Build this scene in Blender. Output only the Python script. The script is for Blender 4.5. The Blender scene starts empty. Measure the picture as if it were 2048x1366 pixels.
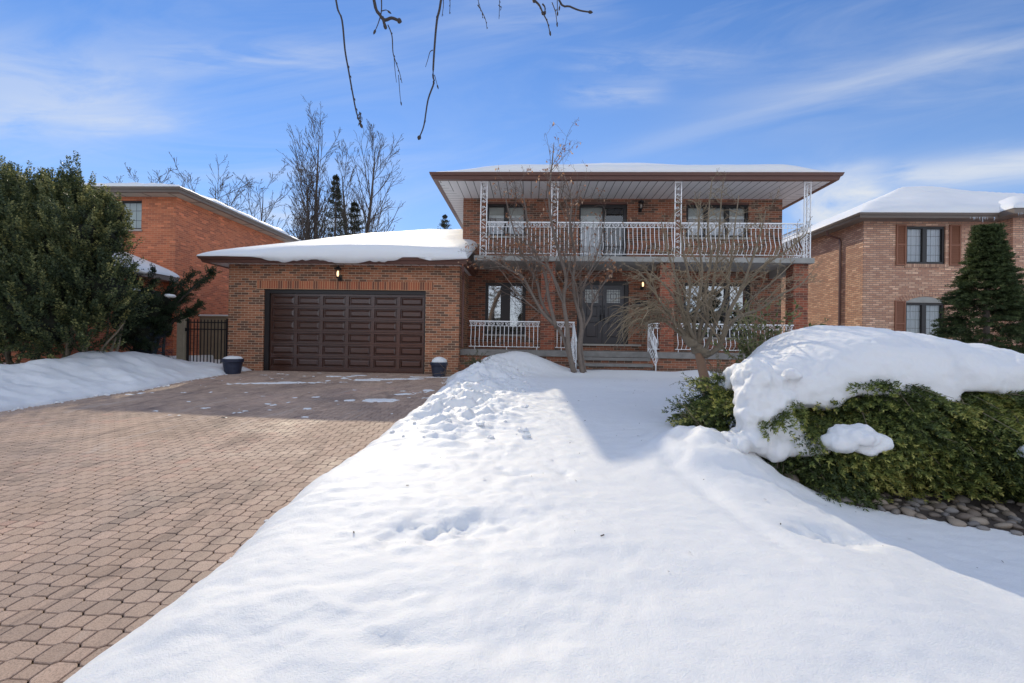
import bpy, math, random
import numpy as np
from mathutils import Vector, noise as mnoise
R = math.radians
scene = bpy.context.scene
C = scene.collection

# ------------------------------------------------------------------ camera
YAW, PITCH, ROLL, F = R(2.25), R(.35), R(.9), 910.0
CAM = np.array([0, 0, 1.55])
fw = np.array([-math.sin(YAW)*math.cos(PITCH), math.cos(YAW)*math.cos(PITCH), math.sin(PITCH)])
rt = np.array([math.cos(YAW), math.sin(YAW), 0.0])
up = np.cross(rt, fw)
rt2 = rt*math.cos(ROLL)+up*math.sin(ROLL)
up2 = up*math.cos(ROLL)-rt*math.sin(ROLL)
cd = bpy.data.cameras.new('camera'); cam = bpy.data.objects.new('camera', cd); C.objects.link(cam)
cd.sensor_width = 36; cd.lens = F/2048*36; cd.clip_start = .05; cd.clip_end = 3000
from mathutils import Matrix
m3 = Matrix(((rt2[0], up2[0], -fw[0]), (rt2[1], up2[1], -fw[1]), (rt2[2], up2[2], -fw[2])))
cam.matrix_world = Matrix.Translation(Vector(CAM)) @ m3.to_4x4()
scene.camera = cam

def P(px, py, Y):                       # a pixel of the photograph on the plane y = Y
    d = rt2*(px-1024)/F + up2*(683-py)/F + fw
    return CAM + d*(Y/d[1])

# ------------------------------------------------------------------ light
SUN = np.array([.385, -1.0, -.625]); SUN = SUN/np.linalg.norm(SUN)
EL = math.asin(-SUN[2]); AZ = math.atan2(-SUN[0], -SUN[1])      # clockwise from +Y
sd = bpy.data.lights.new('sun', 'SUN'); so = bpy.data.objects.new('sun', sd); C.objects.link(so)
sd.energy = 2.9; sd.angle = R(.6); sd.color = (1, .87, .65)
so.rotation_euler = Vector(SUN).to_track_quat('-Z', 'Y').to_euler()
scene.view_settings.view_transform = 'Standard'; scene.view_settings.look = 'None'
scene.view_settings.exposure = .13; scene.view_settings.gamma = 1

class NT:
    def __init__(s, tree): s.t = tree; s.n = tree.nodes; s.l = tree.links
    def new(s, typ, **kw):
        n = s.n.new(typ)
        for k, v in kw.items():
            if hasattr(n, k): setattr(n, k, v)
        return n
    def put(s, sock, v):
        if isinstance(v, bpy.types.NodeSocket): s.l.new(v, sock)
        elif v is not None:
            if hasattr(sock.default_value, '__len__') and not hasattr(v, '__len__'): v = (v,)*len(sock.default_value)
            if hasattr(v, '__len__') and len(v) == 3 and len(sock.default_value) == 4: v = (*v, 1)
            sock.default_value = v
    def m(s, op, a, b=None, c=None, clamp=False):
        n = s.n.new('ShaderNodeMath'); n.operation = op; n.use_clamp = clamp
        for i, v in enumerate((a, b, c)):
            if v is not None: s.put(n.inputs[i], v)
        return n.outputs[0]
    def mix(s, f, a, b, mode='MIX'):
        n = s.n.new('ShaderNodeMix'); n.data_type = 'RGBA'; n.blend_type = mode
        s.put(n.inputs[0], f); s.put(n.inputs[6], a); s.put(n.inputs[7], b); return n.outputs[2]
    def ramp(s, f, stops):
        n = s.n.new('ShaderNodeValToRGB'); e = n.color_ramp.elements
        while len(e) < len(stops): e.new(.5)
        for i, (p, c) in enumerate(stops):
            e[i].position = p; e[i].color = (*c, 1) if hasattr(c, '__len__') else (c, c, c, 1)
        s.put(n.inputs[0], f); return n.outputs[0]
    def noise(s, vec, scale, detail=4, rough=.55, dist=0):
        n = s.n.new('ShaderNodeTexNoise'); s.put(n.inputs['Vector'], vec)
        n.inputs['Scale'].default_value = scale; n.inputs['Detail'].default_value = detail
        n.inputs['Roughness'].default_value = rough; n.inputs['Distortion'].default_value = dist
        return n.outputs['Fac']
    def sep(s, v):
        n = s.n.new('ShaderNodeSeparateXYZ'); s.put(n.inputs[0], v); return n.outputs
    def comb(s, x, y, z):
        n = s.n.new('ShaderNodeCombineXYZ')
        for i, v in enumerate((x, y, z)): s.put(n.inputs[i], v)
        return n.outputs[0]
    def bump(s, h, strength=.3, dist=.02, nrm=None):
        n = s.n.new('ShaderNodeBump'); s.put(n.inputs['Height'], h)
        n.inputs['Strength'].default_value = strength; n.inputs['Distance'].default_value = dist
        if nrm is not None: s.l.new(nrm, n.inputs['Normal'])
        return n.outputs[0]

# ------------------------------------------------------------------ sky
world = bpy.data.worlds.new("World"); scene.world = world; world.use_nodes = True
w = NT(world.node_tree); w.n.clear()
sky = w.new('ShaderNodeTexSky'); sky.sky_type = 'NISHITA'; sky.sun_disc = False
sky.sun_elevation = EL; sky.sun_rotation = AZ; sky.dust_density = 0.0; sky.air_density = 1.0; sky.ozone_density = 3.0
tc = w.new('ShaderNodeTexCoord')
x, y, z = w.sep(tc.outputs['Generated'])
ya = w.m('MAXIMUM', w.m('ABSOLUTE', y), .06)
u = w.m('DIVIDE', x, ya); v = w.m('DIVIDE', z, ya)
uv = w.comb(u, v, 0)
def streak(u0, v0, u1, v1, wid, amt, sc=5.0, stretch=5.0, thr=.38, seed=0.0):
    dx, dy = u1-u0, v1-v0; L = math.hypot(dx, dy); dx /= L; dy /= L
    a = w.m('SUBTRACT', u, u0); b = w.m('SUBTRACT', v, v0)
    t = w.m('DIVIDE', w.m('ADD', w.m('MULTIPLY', a, dx), w.m('MULTIPLY', b, dy)), L)
    s = w.m('SUBTRACT', w.m('MULTIPLY', b, dx), w.m('MULTIPLY', a, dy))
    nz = w.noise(w.comb(w.m('MULTIPLY', t, L*sc/stretch), w.m('MULTIPLY', s, sc*1.6), seed), 2.2, 6, .6, .6)
    s2 = w.m('DIVIDE', s, wid)
    e = w.m('ADD', w.m('MULTIPLY', s2, s2), w.m('POWER', w.m('ABSOLUTE', w.m('MULTIPLY', w.m('SUBTRACT', t, .5), 2.0)), 4))
    g = w.m('EXPONENT', w.m('MULTIPLY', e, -1.0))
    k = w.m('MULTIPLY', w.m('SUBTRACT', nz, thr), 3.2, clamp=True)
    return w.m('MULTIPLY', w.m('MULTIPLY', g, k), amt)
def uvp(px, py):
    d = rt2*(px-1024)/F + up2*(683-py)/F + fw; return d[0]/d[1], d[2]/d[1]
cl = None
for (a, b, wid, amt, sc, st, thr, sdv) in (
    ((-300, 120), (330, 200), .13, .48, 2.2, 1.6, .22, 1.0),
    ((-100, 240), (380, 250), .045, .45, 5, 4, .3, 2.0),
    ((300, 110), (760, 120), .04, .40, 5, 4, .36, 3.0),
    ((1150, 330), (2250, 20), .022, .20, 4, 7, .30, 4.0),
    ((1400, 235), (2300, 60), .10, .28, 4, 5, .35, 5.0),
    ((1120, 120), (1480, 130), .03, .42, 6, 4, .36, 6.0),
    ((1130, 190), (1330, 185), .025, .42, 7, 4, .36, 7.0),
    ((1700, 370), (2250, 305), .035, .75, 5, 4, .25, 8.0),
    ((1590, 425), (1770, 400), .075, .95, 4, 1.3, .28, 9.0),
    ((950, 40), (1250, 20), .05, .2, 5, 4, .35, 10.0),
    ((150, 330), (900, 330), .07, .3, 4, 6, .4, 11.0),
    ((450, 440), (760, 450), .07, .65, 5, 2, .3, 12.0)):
    (u0, v0), (u1, v1) = uvp(*a), uvp(*b)
    s_ = streak(u0, v0, u1, v1, wid, amt, sc, st, thr, sdv)
    cl = s_ if cl is None else w.m('ADD', cl, s_)
wisp = w.noise(w.comb(w.m('MULTIPLY', u, .5), w.m('ADD', w.m('MULTIPLY', v, 2.2), w.m('MULTIPLY', u, -.45)), 3.3), 1.8, 7, .6, .8)
cl = w.m('ADD', cl, w.m('MULTIPLY', w.m('SUBTRACT', wisp, .5), .9, clamp=True))
cl = w.m('MINIMUM', cl, .93)
# added high cloud above and behind the camera, unseen, fills the facade with light
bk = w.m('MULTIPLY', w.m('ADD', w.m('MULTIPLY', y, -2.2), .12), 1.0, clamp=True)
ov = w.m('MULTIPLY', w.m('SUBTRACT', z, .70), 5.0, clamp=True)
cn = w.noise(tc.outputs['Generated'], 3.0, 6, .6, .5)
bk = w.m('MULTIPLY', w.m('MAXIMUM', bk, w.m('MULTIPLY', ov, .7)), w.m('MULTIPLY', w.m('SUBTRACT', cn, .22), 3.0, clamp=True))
hz = w.m('EXPONENT', w.m('MULTIPLY', w.m('MAXIMUM', v, 0.0), -3.0))
SKY_BLUE = (.33, .61, .92)
base = w.mix(1.0, sky.outputs[0], SKY_BLUE, 'MULTIPLY')
base = w.mix(w.m('MULTIPLY', hz, .84), base, (3.6, 4.3, 5.15))
colr = w.mix(cl, base, (4.6, 4.85, 5.2))
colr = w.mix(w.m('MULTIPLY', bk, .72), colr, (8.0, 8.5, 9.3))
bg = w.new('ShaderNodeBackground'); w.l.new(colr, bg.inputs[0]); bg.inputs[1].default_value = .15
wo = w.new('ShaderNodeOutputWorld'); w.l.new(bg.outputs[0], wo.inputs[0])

# ------------------------------------------------------------------ materials
def mat(name, build):
    m_ = bpy.data.materials.new(name); m_.use_nodes = True
    t = NT(m_.node_tree); t.n.clear()
    out = t.new('ShaderNodeOutputMaterial'); bs = t.new('ShaderNodeBsdfPrincipled')
    t.l.new(bs.outputs[0], out.inputs[0]); t.bs = bs; t.out = out
    t.co = t.new('ShaderNodeTexCoord').outputs['Object']
    build(t, bs); return m_
def plain(name, col, rough=.6, var=.18, sc=6, metal=0, spec=.5, bmp=0, coat=0):
    def f(t, b):
        n = t.noise(t.co, sc, 5, .6)
        t.put(b.inputs['Base Color'], t.mix(n, tuple(c*(1-var) for c in col), tuple(min(1, c*(1+var)) for c in col)))
        b.inputs['Roughness'].default_value = rough; b.inputs['Metallic'].default_value = metal
        b.inputs['Specular IOR Level'].default_value = spec
        if coat: b.inputs['Coat Weight'].default_value = coat; b.inputs['Coat Roughness'].default_value = .12
        if bmp: t.put(b.inputs['Normal'], t.bump(t.noise(t.co, sc*8, 4), .4, bmp))
    return mat(name, f)
def brick(name, c1, c2, c3, mort, bw=.235, bh=.075, mort_s=.011, vertical=False, rough=.88):
    def f(t, b):
        xx, yy, zz = t.sep(t.co)
        h = t.m('ADD', xx, yy)
        vec = t.comb(zz, h, 0) if vertical else t.comb(h, zz, 0)
        br = t.new('ShaderNodeTexBrick'); t.l.new(vec, br.inputs['Vector'])
        br.offset = 0 if vertical else .5
        br.inputs['Scale'].default_value = 1; br.inputs['Brick Width'].default_value = bw
        br.inputs['Row Height'].default_value = bh; br.inputs['Mortar Size'].default_value = mort_s/2
        br.inputs['Mortar Smooth'].default_value = .25; br.inputs['Bias'].default_value = 0
        br.inputs['Color1'].default_value = (0, 0, 0, 1); br.inputs['Color2'].default_value = (1, 1, 1, 1)
        br.inputs['Mortar'].default_value = (.5, .5, .5, 1)
        rnd = t.sep(br.outputs['Color'])[0]
        col = t.ramp(rnd, [(0, c3), (.24, c3), (.40, c1), (.62, c2), (.85, c1), (1, tuple(min(1, q*1.3) for q in c2))])
        n = t.noise(t.co, 38, 4, .65); n2 = t.noise(t.co, .9, 4, .6)
        col = t.mix(t.m('MULTIPLY', n, .55), col, t.mix(1.0, col, (.55, .5, .5), 'MULTIPLY'))
        col = t.mix(1.0, col, t.ramp(n2, [(.3, (.84, .84, .86)), (.7, (1.1, 1.08, 1.05))]), 'MULTIPLY')
        col = t.mix(br.outputs['Fac'], col, mort)
        t.put(b.inputs['Base Color'], col); b.inputs['Roughness'].default_value = rough
        hgt = t.m('ADD', t.m('MULTIPLY', br.outputs['Fac'], -1.0), t.m('MULTIPLY', n, .35))
        t.put(b.inputs['Normal'], t.bump(hgt, .8, .008))
    return mat(name, f)
def leafmat(name, stops, rough=.6, trans=.0):
    def f(t, b):
        a = t.new('ShaderNodeAttribute'); a.attribute_name = 'tone'
        t.put(b.inputs['Base Color'], t.ramp(a.outputs['Fac'], stops)); b.inputs['Roughness'].default_value = rough
        b.inputs['Specular IOR Level'].default_value = .3
        if trans:
            tr = t.new('ShaderNodeBsdfTranslucent'); t.put(tr.inputs[0], t.ramp(a.outputs['Fac'], [(p, tuple(min(1, q*1.5) for q in c)) for p, c in stops]))
            mx = t.new('ShaderNodeMixShader'); mx.inputs[0].default_value = trans
            t.l.new(b.outputs[0], mx.inputs[1]); t.l.new(tr.outputs[0], mx.inputs[2]); t.l.new(mx.outputs[0], t.out.inputs[0])
    return mat(name, f)
def snowmat(name, dirt=0.0):
    def f(t, b):
        n1 = t.noise(t.co, 9, 6, .62); n2 = t.noise(t.co, 48, 5, .75); n3 = t.noise(t.co, 150, 3, .7)
        col = (.80, .80, .795)
        if dirt:
            k = t.ramp(t.noise(t.co, 5.5, 8, .75), [(.56, 0), (.68, dirt)])
            col = t.mix(k, col, (.42, .34, .26))
        t.put(b.inputs['Base Color'], col)
        b.inputs['Roughness'].default_value = .55; b.inputs['Specular IOR Level'].default_value = .35
        b.inputs['Subsurface Weight'].default_value = .15; b.inputs['Subsurface Radius'].default_value = (.03, .04, .06)
        b.inputs['Subsurface Scale'].default_value = .6
        h = t.m('ADD', t.m('MULTIPLY', n1, .8), t.m('ADD', t.m('MULTIPLY', n2, .42), t.m('MULTIPLY', n3, .30)))
        t.put(b.inputs['Normal'], t.bump(h,   .5, .02))
    return mat(name, f)

M = {}
M['brick'] = brick('brown_brick', (0.371, 0.151, 0.077), (0.485, 0.206, 0.105), (0.196, 0.104, 0.066), (0.677, 0.52, 0.355))
M['brick_dark'] = brick('red_brown_brick', (0.306, 0.117, 0.067), (0.404, 0.158, 0.084), (0.159, 0.088, 0.059), (0.459, 0.353, 0.255))
M['brick_pillar'] = brick('red_brick', (0.314, 0.088, 0.048), (0.399, 0.118, 0.061), (0.189, 0.068, 0.044), (0.404, 0.297, 0.196))
M['soldier'] = brick('soldier_brick', (0.501, 0.145, 0.068), (0.443, 0.161, 0.077), (0.251, 0.097, 0.059), (0.736, 0.47, 0.259), bw=.26, bh=.075, vertical=True)
M['brick_orange'] = brick('orange_brick', (0.66, 0.202, 0.092), (0.753, 0.254, 0.119), (0.534, 0.168, 0.085), (0.637, 0.323, 0.185), bh=.072)
M['brick_tan'] = brick('tan_brick', (0.66, 0.378, 0.243), (0.796, 0.513, 0.343), (0.584, 0.318, 0.207), (0.233, 0.162, 0.14), mort_s=.018)
M['brick_tan_v'] = brick('tan_soldier_brick', (.50, .30, .20), (.62, .40, .27), (.40, .22, .15), (.22, .15, .12), bw=.24, bh=.07, vertical=True)
M['snow'] = snowmat('snow'); M['snow_dirty'] = snowmat('snow_with_dirt', .35)
M['white'] = plain('white_metal', (.92, .92, .91), .4, .08, 14)
M['fascia'] = plain('brown_aluminium', (.14, .065, .048), .42, .12, 3)
M['fascia_grey'] = plain('taupe_aluminium', (.16, .125, .10), .45, .12, 3)
M['concrete'] = plain('grey_concrete', (.34, .33, .30), .85, .3, 3, bmp=.01)
M['stone'] = plain('grey_stone', (.24, .225, .205), .85, .45, 5, bmp=.015)
M['sill'] = plain('pale_stone', (.42, .38, .33), .8, .2, 8, bmp=.006)
M['black'] = plain('black_metal', (.012, .012, .014), .45, .1, 6)
M['frame'] = plain('dark_bronze_frame', (.018, .014, .013), .4, .15, 6)
M['door'] = plain('charcoal_door', (.05, .046, .048), .42, .12, 4, coat=.2)
M['shingle'] = plain('dark_shingle', (.09, .075, .062), .95, .4, 12, bmp=.02)
M['shutter'] = plain('brown_shutter', (.27, .11, .06), .6, .12, 4)
M['pot'] = plain('navy_plastic', (.022, .028, .055), .4, .15, 5)
M['wood'] = plain('weathered_wood', (.40, .33, .23), .85, .3, 5, bmp=.01)
M['fence'] = plain('fence_board', (.27, .22, .145), .85, .3, 4, bmp=.01)
M['bark'] = plain('grey_brown_bark', (.19, .15, .12), .9, .4, 12, bmp=.02)
M['bark_far'] = plain('dark_bark', (.085, .068, .058), .95, .3, 3)
M['bark_tan'] = plain('tan_bark', (.20, .16, .11), .9, .4, 14, bmp=.015)
M['trunk_tan'] = plain('red_tan_trunk', (.26, .155, .095), .85, .3, 12, bmp=.012)
M['twig'] = plain('twig_brown', (.22, .15, .11), .9, .3, 10)
M['twig_olive'] = plain('olive_twig', (.25, .195, .125), .85, .3, 10)
M['twig_dark'] = plain('dark_twig', (.05, .04, .038), .8, .3, 20)
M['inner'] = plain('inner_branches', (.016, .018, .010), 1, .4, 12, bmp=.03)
M['room'] = plain('dark_room', (.035, .033, .032), .9, .2, 1)
M['blind'] = plain('pale_blind', (.62, .64, .60), .8, .06, 1)
M['dirt'] = plain('wet_earth', (.055, .042, .034), .95, .3, 9, bmp=.02)
def _door(t, b):
    xx, yy, zz = t.sep(t.co)
    g = t.noise(t.comb(t.m('MULTIPLY', xx, .7), yy, t.m('MULTIPLY', zz, 16)), 5, 6, .65, .4)
    t.put(b.inputs['Base Color'], t.ramp(g, [(.25, (.034, .013, .009)), (.55, (.066, .026, .016)), (.8, (.13, .056, .033))]))
    b.inputs['Roughness'].default_value = .3; b.inputs['Coat Weight'].default_value = .8; b.inputs['Coat Roughness'].default_value = .16
    t.put(b.inputs['Normal'], t.bump(g, .15, .004))
M['garage_door'] = mat('varnished_wood_door', _door)
def _soffit(ax):
    def f(t, b):
        s = t.sep(t.co)[ax]
        fr = t.m('FRACT', t.m('DIVIDE', s, .262))
        ln = t.m('LESS_THAN', fr, .075)
        n = t.noise(t.co, 2, 3)
        t.put(b.inputs['Base Color'], t.mix(ln, t.mix(n, (.78, .76, .75), (.86, .84, .82)), (.10, .09, .09)))
        b.inputs['Roughness'].default_value = .5
        t.put(b.inputs['Normal'], t.bump(t.m('MULTIPLY', ln, -1.0), .6, .01))
    return f
M['soffit_x'] = mat('soffit_panels_x', _soffit(0)); M['soffit_y'] = mat('soffit_panels_y', _soffit(1))
def _glass(lo):
    def f(t, b):
        t.n.remove(b)
        fr = t.new('ShaderNodeFresnel'); fr.inputs[0].default_value = 1.6
        gl = t.new('ShaderNodeBsdfGlossy'); gl.inputs['Roughness'].default_value = .02
        pass
        tr = t.new('ShaderNodeBsdfTransparent'); tr.inputs[0].default_value = (.95, .97, .96, 1)
        mx = t.new('ShaderNodeMixShader'); t.l.new(t.m('ADD', fr.outputs[0], lo, clamp=True), mx.inputs[0])
        t.l.new(tr.outputs[0], mx.inputs[1]); t.l.new(gl.outputs[0], mx.inputs[2]); t.l.new(mx.outputs[0], t.out.inputs[0])
    return f
M['glass'] = mat('window_glass', _glass(.06)); M['glass_hi'] = mat('reflective_glass', _glass(.42))
def _bulb(t, b):
    b.inputs['Base Color'].default_value = (1, .8, .5, 1)
    b.inputs['Emission Color'].default_value = (1, .68, .36, 1); b.inputs['Emission Strength'].default_value = 1.7
M['bulb'] = mat('lit_bulb', _bulb)
def _curt(t, b):
    xx = t.sep(t.co)[0]
    t.put(b.inputs['Base Color'], t.mix(t.noise(t.comb(t.m('MULTIPLY', xx, 9), 0, 0), 2, 3), (.62, .65, .72), (.90, .90, .92)))
    b.inputs['Roughness'].default_value = .9
M['curtain'] = mat('sheer_curtain', _curt)
M['valance'] = plain('brown_valance', (.20, .15, .11), .9, .5, 25)
def _paver(t, b):
    a = t.new('ShaderNodeAttribute'); a.attribute_name = 'tone'
    col = t.ramp(a.outputs['Fac'], [(0, (.37, .262, .20)), (.5, (.47, .335, .255)), (.8, (.55, .39, .30)), (1, (.53, .34, .26))])
    px_, py_, pz_ = t.sep(t.co); wet = t.noise(t.comb(t.m('MULTIPLY', px_, 1.5), t.m('MULTIPLY', py_, .42), 0), 1.4, 6, .65, .8)
    sp = t.noise(t.co, 130, 4, .85); big = t.noise(t.co, 1.1, 5, .6)
    col = t.mix(t.ramp(sp, [(.40, .55), (.5, 0)]), col, (.10, .075, .06))
    col = t.mix(t.ramp(sp, [(.60, 0), (.68, .6)]), col, (.62, .55, .48))
    col = t.mix(1.0, col, t.ramp(big, [(.32, (.74, .74, .76)), (.5, (.98, .97, .96)), (.7, (1.08, 1.06, 1.02))]), 'MULTIPLY')
    col = t.mix(1.0, col, t.ramp(wet, [(.36, (.66, .66, .68)), (.47, (1, 1, 1))]), 'MULTIPLY')
    col = t.mix(t.ramp(wet, [(.60, 0), (.74, .28)]), col, (.62, .58, .54))
    t.put(b.inputs['Base Color'], col); t.put(b.inputs['Roughness'], t.ramp(big, [(.3, .55), (.55, .85)]))
    t.put(b.inputs['Normal'], t.bump(t.m('ADD', sp, t.m('MULTIPLY', t.noise(t.co, 60, 3), .8)), .5, .004))
M['paver'] = mat('paver', _paver)
def _joint(t, b):
    n = t.noise(t.co, 3.5, 5, .7)
    t.put(b.inputs['Base Color'], t.ramp(n, [(.38, (.05, .038, .03)), (.50, (.09, .06, .033)), (.60, (.28, .16, .03))]))
    b.inputs['Roughness'].default_value = .95
M['joint'] = mat('paver_joint', _joint)
def _rock(t, b):
    a = t.new('ShaderNodeObjectInfo').outputs['Random']
    col = t.ramp(a, [(0, (.10, .088, .078)), (.3, (.24, .19, .145)), (.55, (.42, .35, .27)), (.75, (.16, .15, .145)), (1, (.36, .33, .30))])
    n = t.noise(t.co, 14, 5, .6)
    t.put(b.inputs['Base Color'], t.mix(n, col, t.mix(1.0, col, (.55, .5, .47), 'MULTIPLY'))); b.inputs['Roughness'].default_value = .55
    t.put(b.inputs['Normal'], t.bump(t.noise(t.co, 60, 4), .3, .004))
M['rock'] = mat('river_stone', _rock)
M['yew'] = leafmat('yew_leaf', [(0, (.026, .044, .023)), (.5, (.062, .084, .037)), (.8, (.13, .148, .058)), (1, (.32, .30, .11))], .5, .3)
M['juniper'] = leafmat('juniper_leaf', [(0, (.018, .034, .020)), (.6, (.036, .058, .026)), (1, (.085, .095, .045))], .6, .2)
M['blue'] = leafmat('blue_spruce_leaf', [(0, (.018, .03, .042)), (1, (.045, .07, .10))], .6)
M['spruce'] = leafmat('spruce_needle', [(0, (.045, .066, .022)), (.4, (.12, .155, .042)), (.72, (.26, .28, .07)), (1, (.48, .44, .13))], .5, .15)
M['hemlock'] = leafmat('hemlock_needle', [(0, (.028, .046, .018)), (.6, (.062, .086, .030)), (1, (.13, .16, .055))], .55, .2)
M['farneedle'] = leafmat('far_needle', [(0, (.028, .034, .024)), (1, (.075, .075, .045))], .7)
M['dryleaf'] = leafmat('dry_leaf', [(0, (.24, .10, .05)), (.6, (.40, .19, .09)), (1, (.60, .42, .28))], .7, .3)
M['broadleaf'] = leafmat('evergreen_broad_leaf', [(0, (.05, .075, .025)), (.6, (.11, .14, .045)), (1, (.26, .25, .10))], .45, .2)
M['blind_tint'] = plain('grey_green_blind', (.72, .78, .74), .8, .06, 1)

# ------------------------------------------------------------------ mesh helpers
ORG = {}
def tag(o, label=None, cat=None, group=None, kind=None):
    if label: o['label'] = label
    if cat: o['category'] = cat
    if group: o['group'] = group
    if kind: o['kind'] = kind
    return o
def empty(name, loc, label, cat, group=None):
    o = bpy.data.objects.new(name, None); C.objects.link(o); o.location = loc; o.empty_display_size = .2
    ORG[o.name] = np.array(loc, float); return tag(o, label, cat, group)
class MB:
    def __init__(s): s.v = []; s.f = []; s.n = 0; s.tone = []
    def add(s, v, f, tone=.5):
        v = np.asarray(v, float).reshape(-1, 3); s.v.append(v)
        for q in f: s.f.append([i+s.n for i in q])
        if np.isscalar(tone): s.tone += [tone]*len(f)
        else: s.tone += list(tone)
        s.n += len(v); return s
    def quads(s, v, tone):                       # v (n,4,3)
        n = len(v); s.v.append(v.reshape(-1, 3))
        s.f += (np.arange(n*4).reshape(n, 4)+s.n).tolist(); s.tone += list(tone); s.n += n*4; return s
    def box(s, x0, x1, y0, y1, z0, z1, tone=.5):
        v = [(a, b, c) for a in (x0, x1) for b in (y0, y1) for c in (z0, z1)]
        return s.add(v, [(0, 1, 3, 2), (4, 6, 7, 5), (0, 4, 5, 1), (2, 3, 7, 6), (0, 2, 6, 4), (1, 5, 7, 3)], tone)
    def quad(s, a, b, c, d, tone=.5): return s.add([a, b, c, d], [(0, 1, 2, 3)], tone)
    def tube(s, pts, rad, n=6, cap=True, tone=.5):
        pts = np.asarray(pts, float); k = len(pts)
        rad = np.full(k, rad) if np.isscalar(rad) else np.asarray(rad, float)
        d = np.gradient(pts, axis=0); d /= (np.linalg.norm(d, axis=1)[:, None]+1e-9)
        ref = np.array([0, 0, 1.0]) if abs(d[0][2]) < .9 else np.array([1.0, 0, 0])
        a = np.cross(d, ref); a /= (np.linalg.norm(a, axis=1)[:, None]+1e-9); b = np.cross(d, a)
        th = np.arange(n)*2*math.pi/n
        ring = pts[:, None, :]+rad[:, None, None]*(np.cos(th)[None, :, None]*a[:, None, :]+np.sin(th)[None, :, None]*b[:, None, :])
        f = [(i*n+j, i*n+(j+1) % n, (i+1)*n+(j+1) % n, (i+1)*n+j) for i in range(k-1) for j in range(n)]
        if cap: f += [tuple(range(n))[::-1], tuple((k-1)*n+j for j in range(n))]
        return s.add(ring, f, tone)
    def lathe(s, c, prof, n=20, tone=.5):        # prof [(r,z)]
        th = np.arange(n)*2*math.pi/n
        v = [(c[0]+r*math.cos(t), c[1]+r*math.sin(t), c[2]+z) for r, z in prof for t in th]
        k = len(prof)
        f = [(i*n+j, i*n+(j+1) % n, (i+1)*n+(j+1) % n, (i+1)*n+j) for i in range(k-1) for j in range(n)]
        f += [tuple(range(n))[::-1], tuple((k-1)*n+j for j in range(n))]
        return s.add(v, f, tone)
    def build(s, name, material, parent=None, smooth=False, loc=None):
        v = np.concatenate(s.v) if s.v else np.zeros((0, 3))
        o0 = ORG[parent.name] if parent else (np.array(loc, float) if loc is not None else np.zeros(3))
        me = bpy.data.meshes.new(name)
        L = np.fromiter((len(q) for q in s.f), int, len(s.f)); flat = np.concatenate([np.asarray(q) for q in s.f]) if s.f else np.zeros(0, int)
        me.vertices.add(len(v)); me.vertices.foreach_set('co', (v-o0).ravel())
        me.loops.add(len(flat)); me.loops.foreach_set('vertex_index', flat)
        me.polygons.add(len(L)); me.polygons.foreach_set('loop_start', np.concatenate(([0], np.cumsum(L)[:-1])) if len(L) else [])
        me.polygons.foreach_set('loop_total', L)
        at = me.attributes.new('tone', 'FLOAT', 'FACE'); at.data.foreach_set('value', np.asarray(s.tone, np.float32))
        me.update(calc_edges=True); me.validate()
        me.polygons.foreach_set('use_smooth', [bool(smooth)]*len(me.polygons))
        o = bpy.data.objects.new(name, me); C.objects.link(o)
        if material: me.materials.append(material)
        if parent: o.parent = parent
        elif loc is not None: o.location = loc
        ORG[o.name] = o0; return o

def hashn(ix, iy, seed):
    h = (ix*374761393 + iy*668265263 + seed*974634777) & 0xffffffff
    h = ((h ^ (h >> 13))*1274126177) & 0xffffffff
    return ((h ^ (h >> 16)) & 0xffff)/65535.0
def vnoise(x, y, seed=0):
    x = np.asarray(x, float); y = np.asarray(y, float)
    ix = np.floor(x).astype(np.int64); iy = np.floor(y).astype(np.int64); fx = x-ix; fy = y-iy
    fx = fx*fx*fx*(fx*(fx*6-15)+10); fy = fy*fy*fy*(fy*(fy*6-15)+10)
    a = hashn(ix, iy, seed); b = hashn(ix+1, iy, seed); c = hashn(ix, iy+1, seed); d = hashn(ix+1, iy+1, seed)
    return (a*(1-fx)+b*fx)*(1-fy)+(c*(1-fx)+d*fx)*fy-.5
def fbm(x, y, o=4, seed=0, g=.5):
    r = 0; a = 1
    for i in range(o): r = r+a*vnoise(x*2**i+i*17.3, y*2**i-i*9.1, seed+i); a *= g
    return r
def sst(a, b, x): t = np.clip((x-a)/(b-a), 0, 1); return t*t*(3-2*t)
def grd(Y): return .045*np.clip(Y, -20, 13.3)

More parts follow.
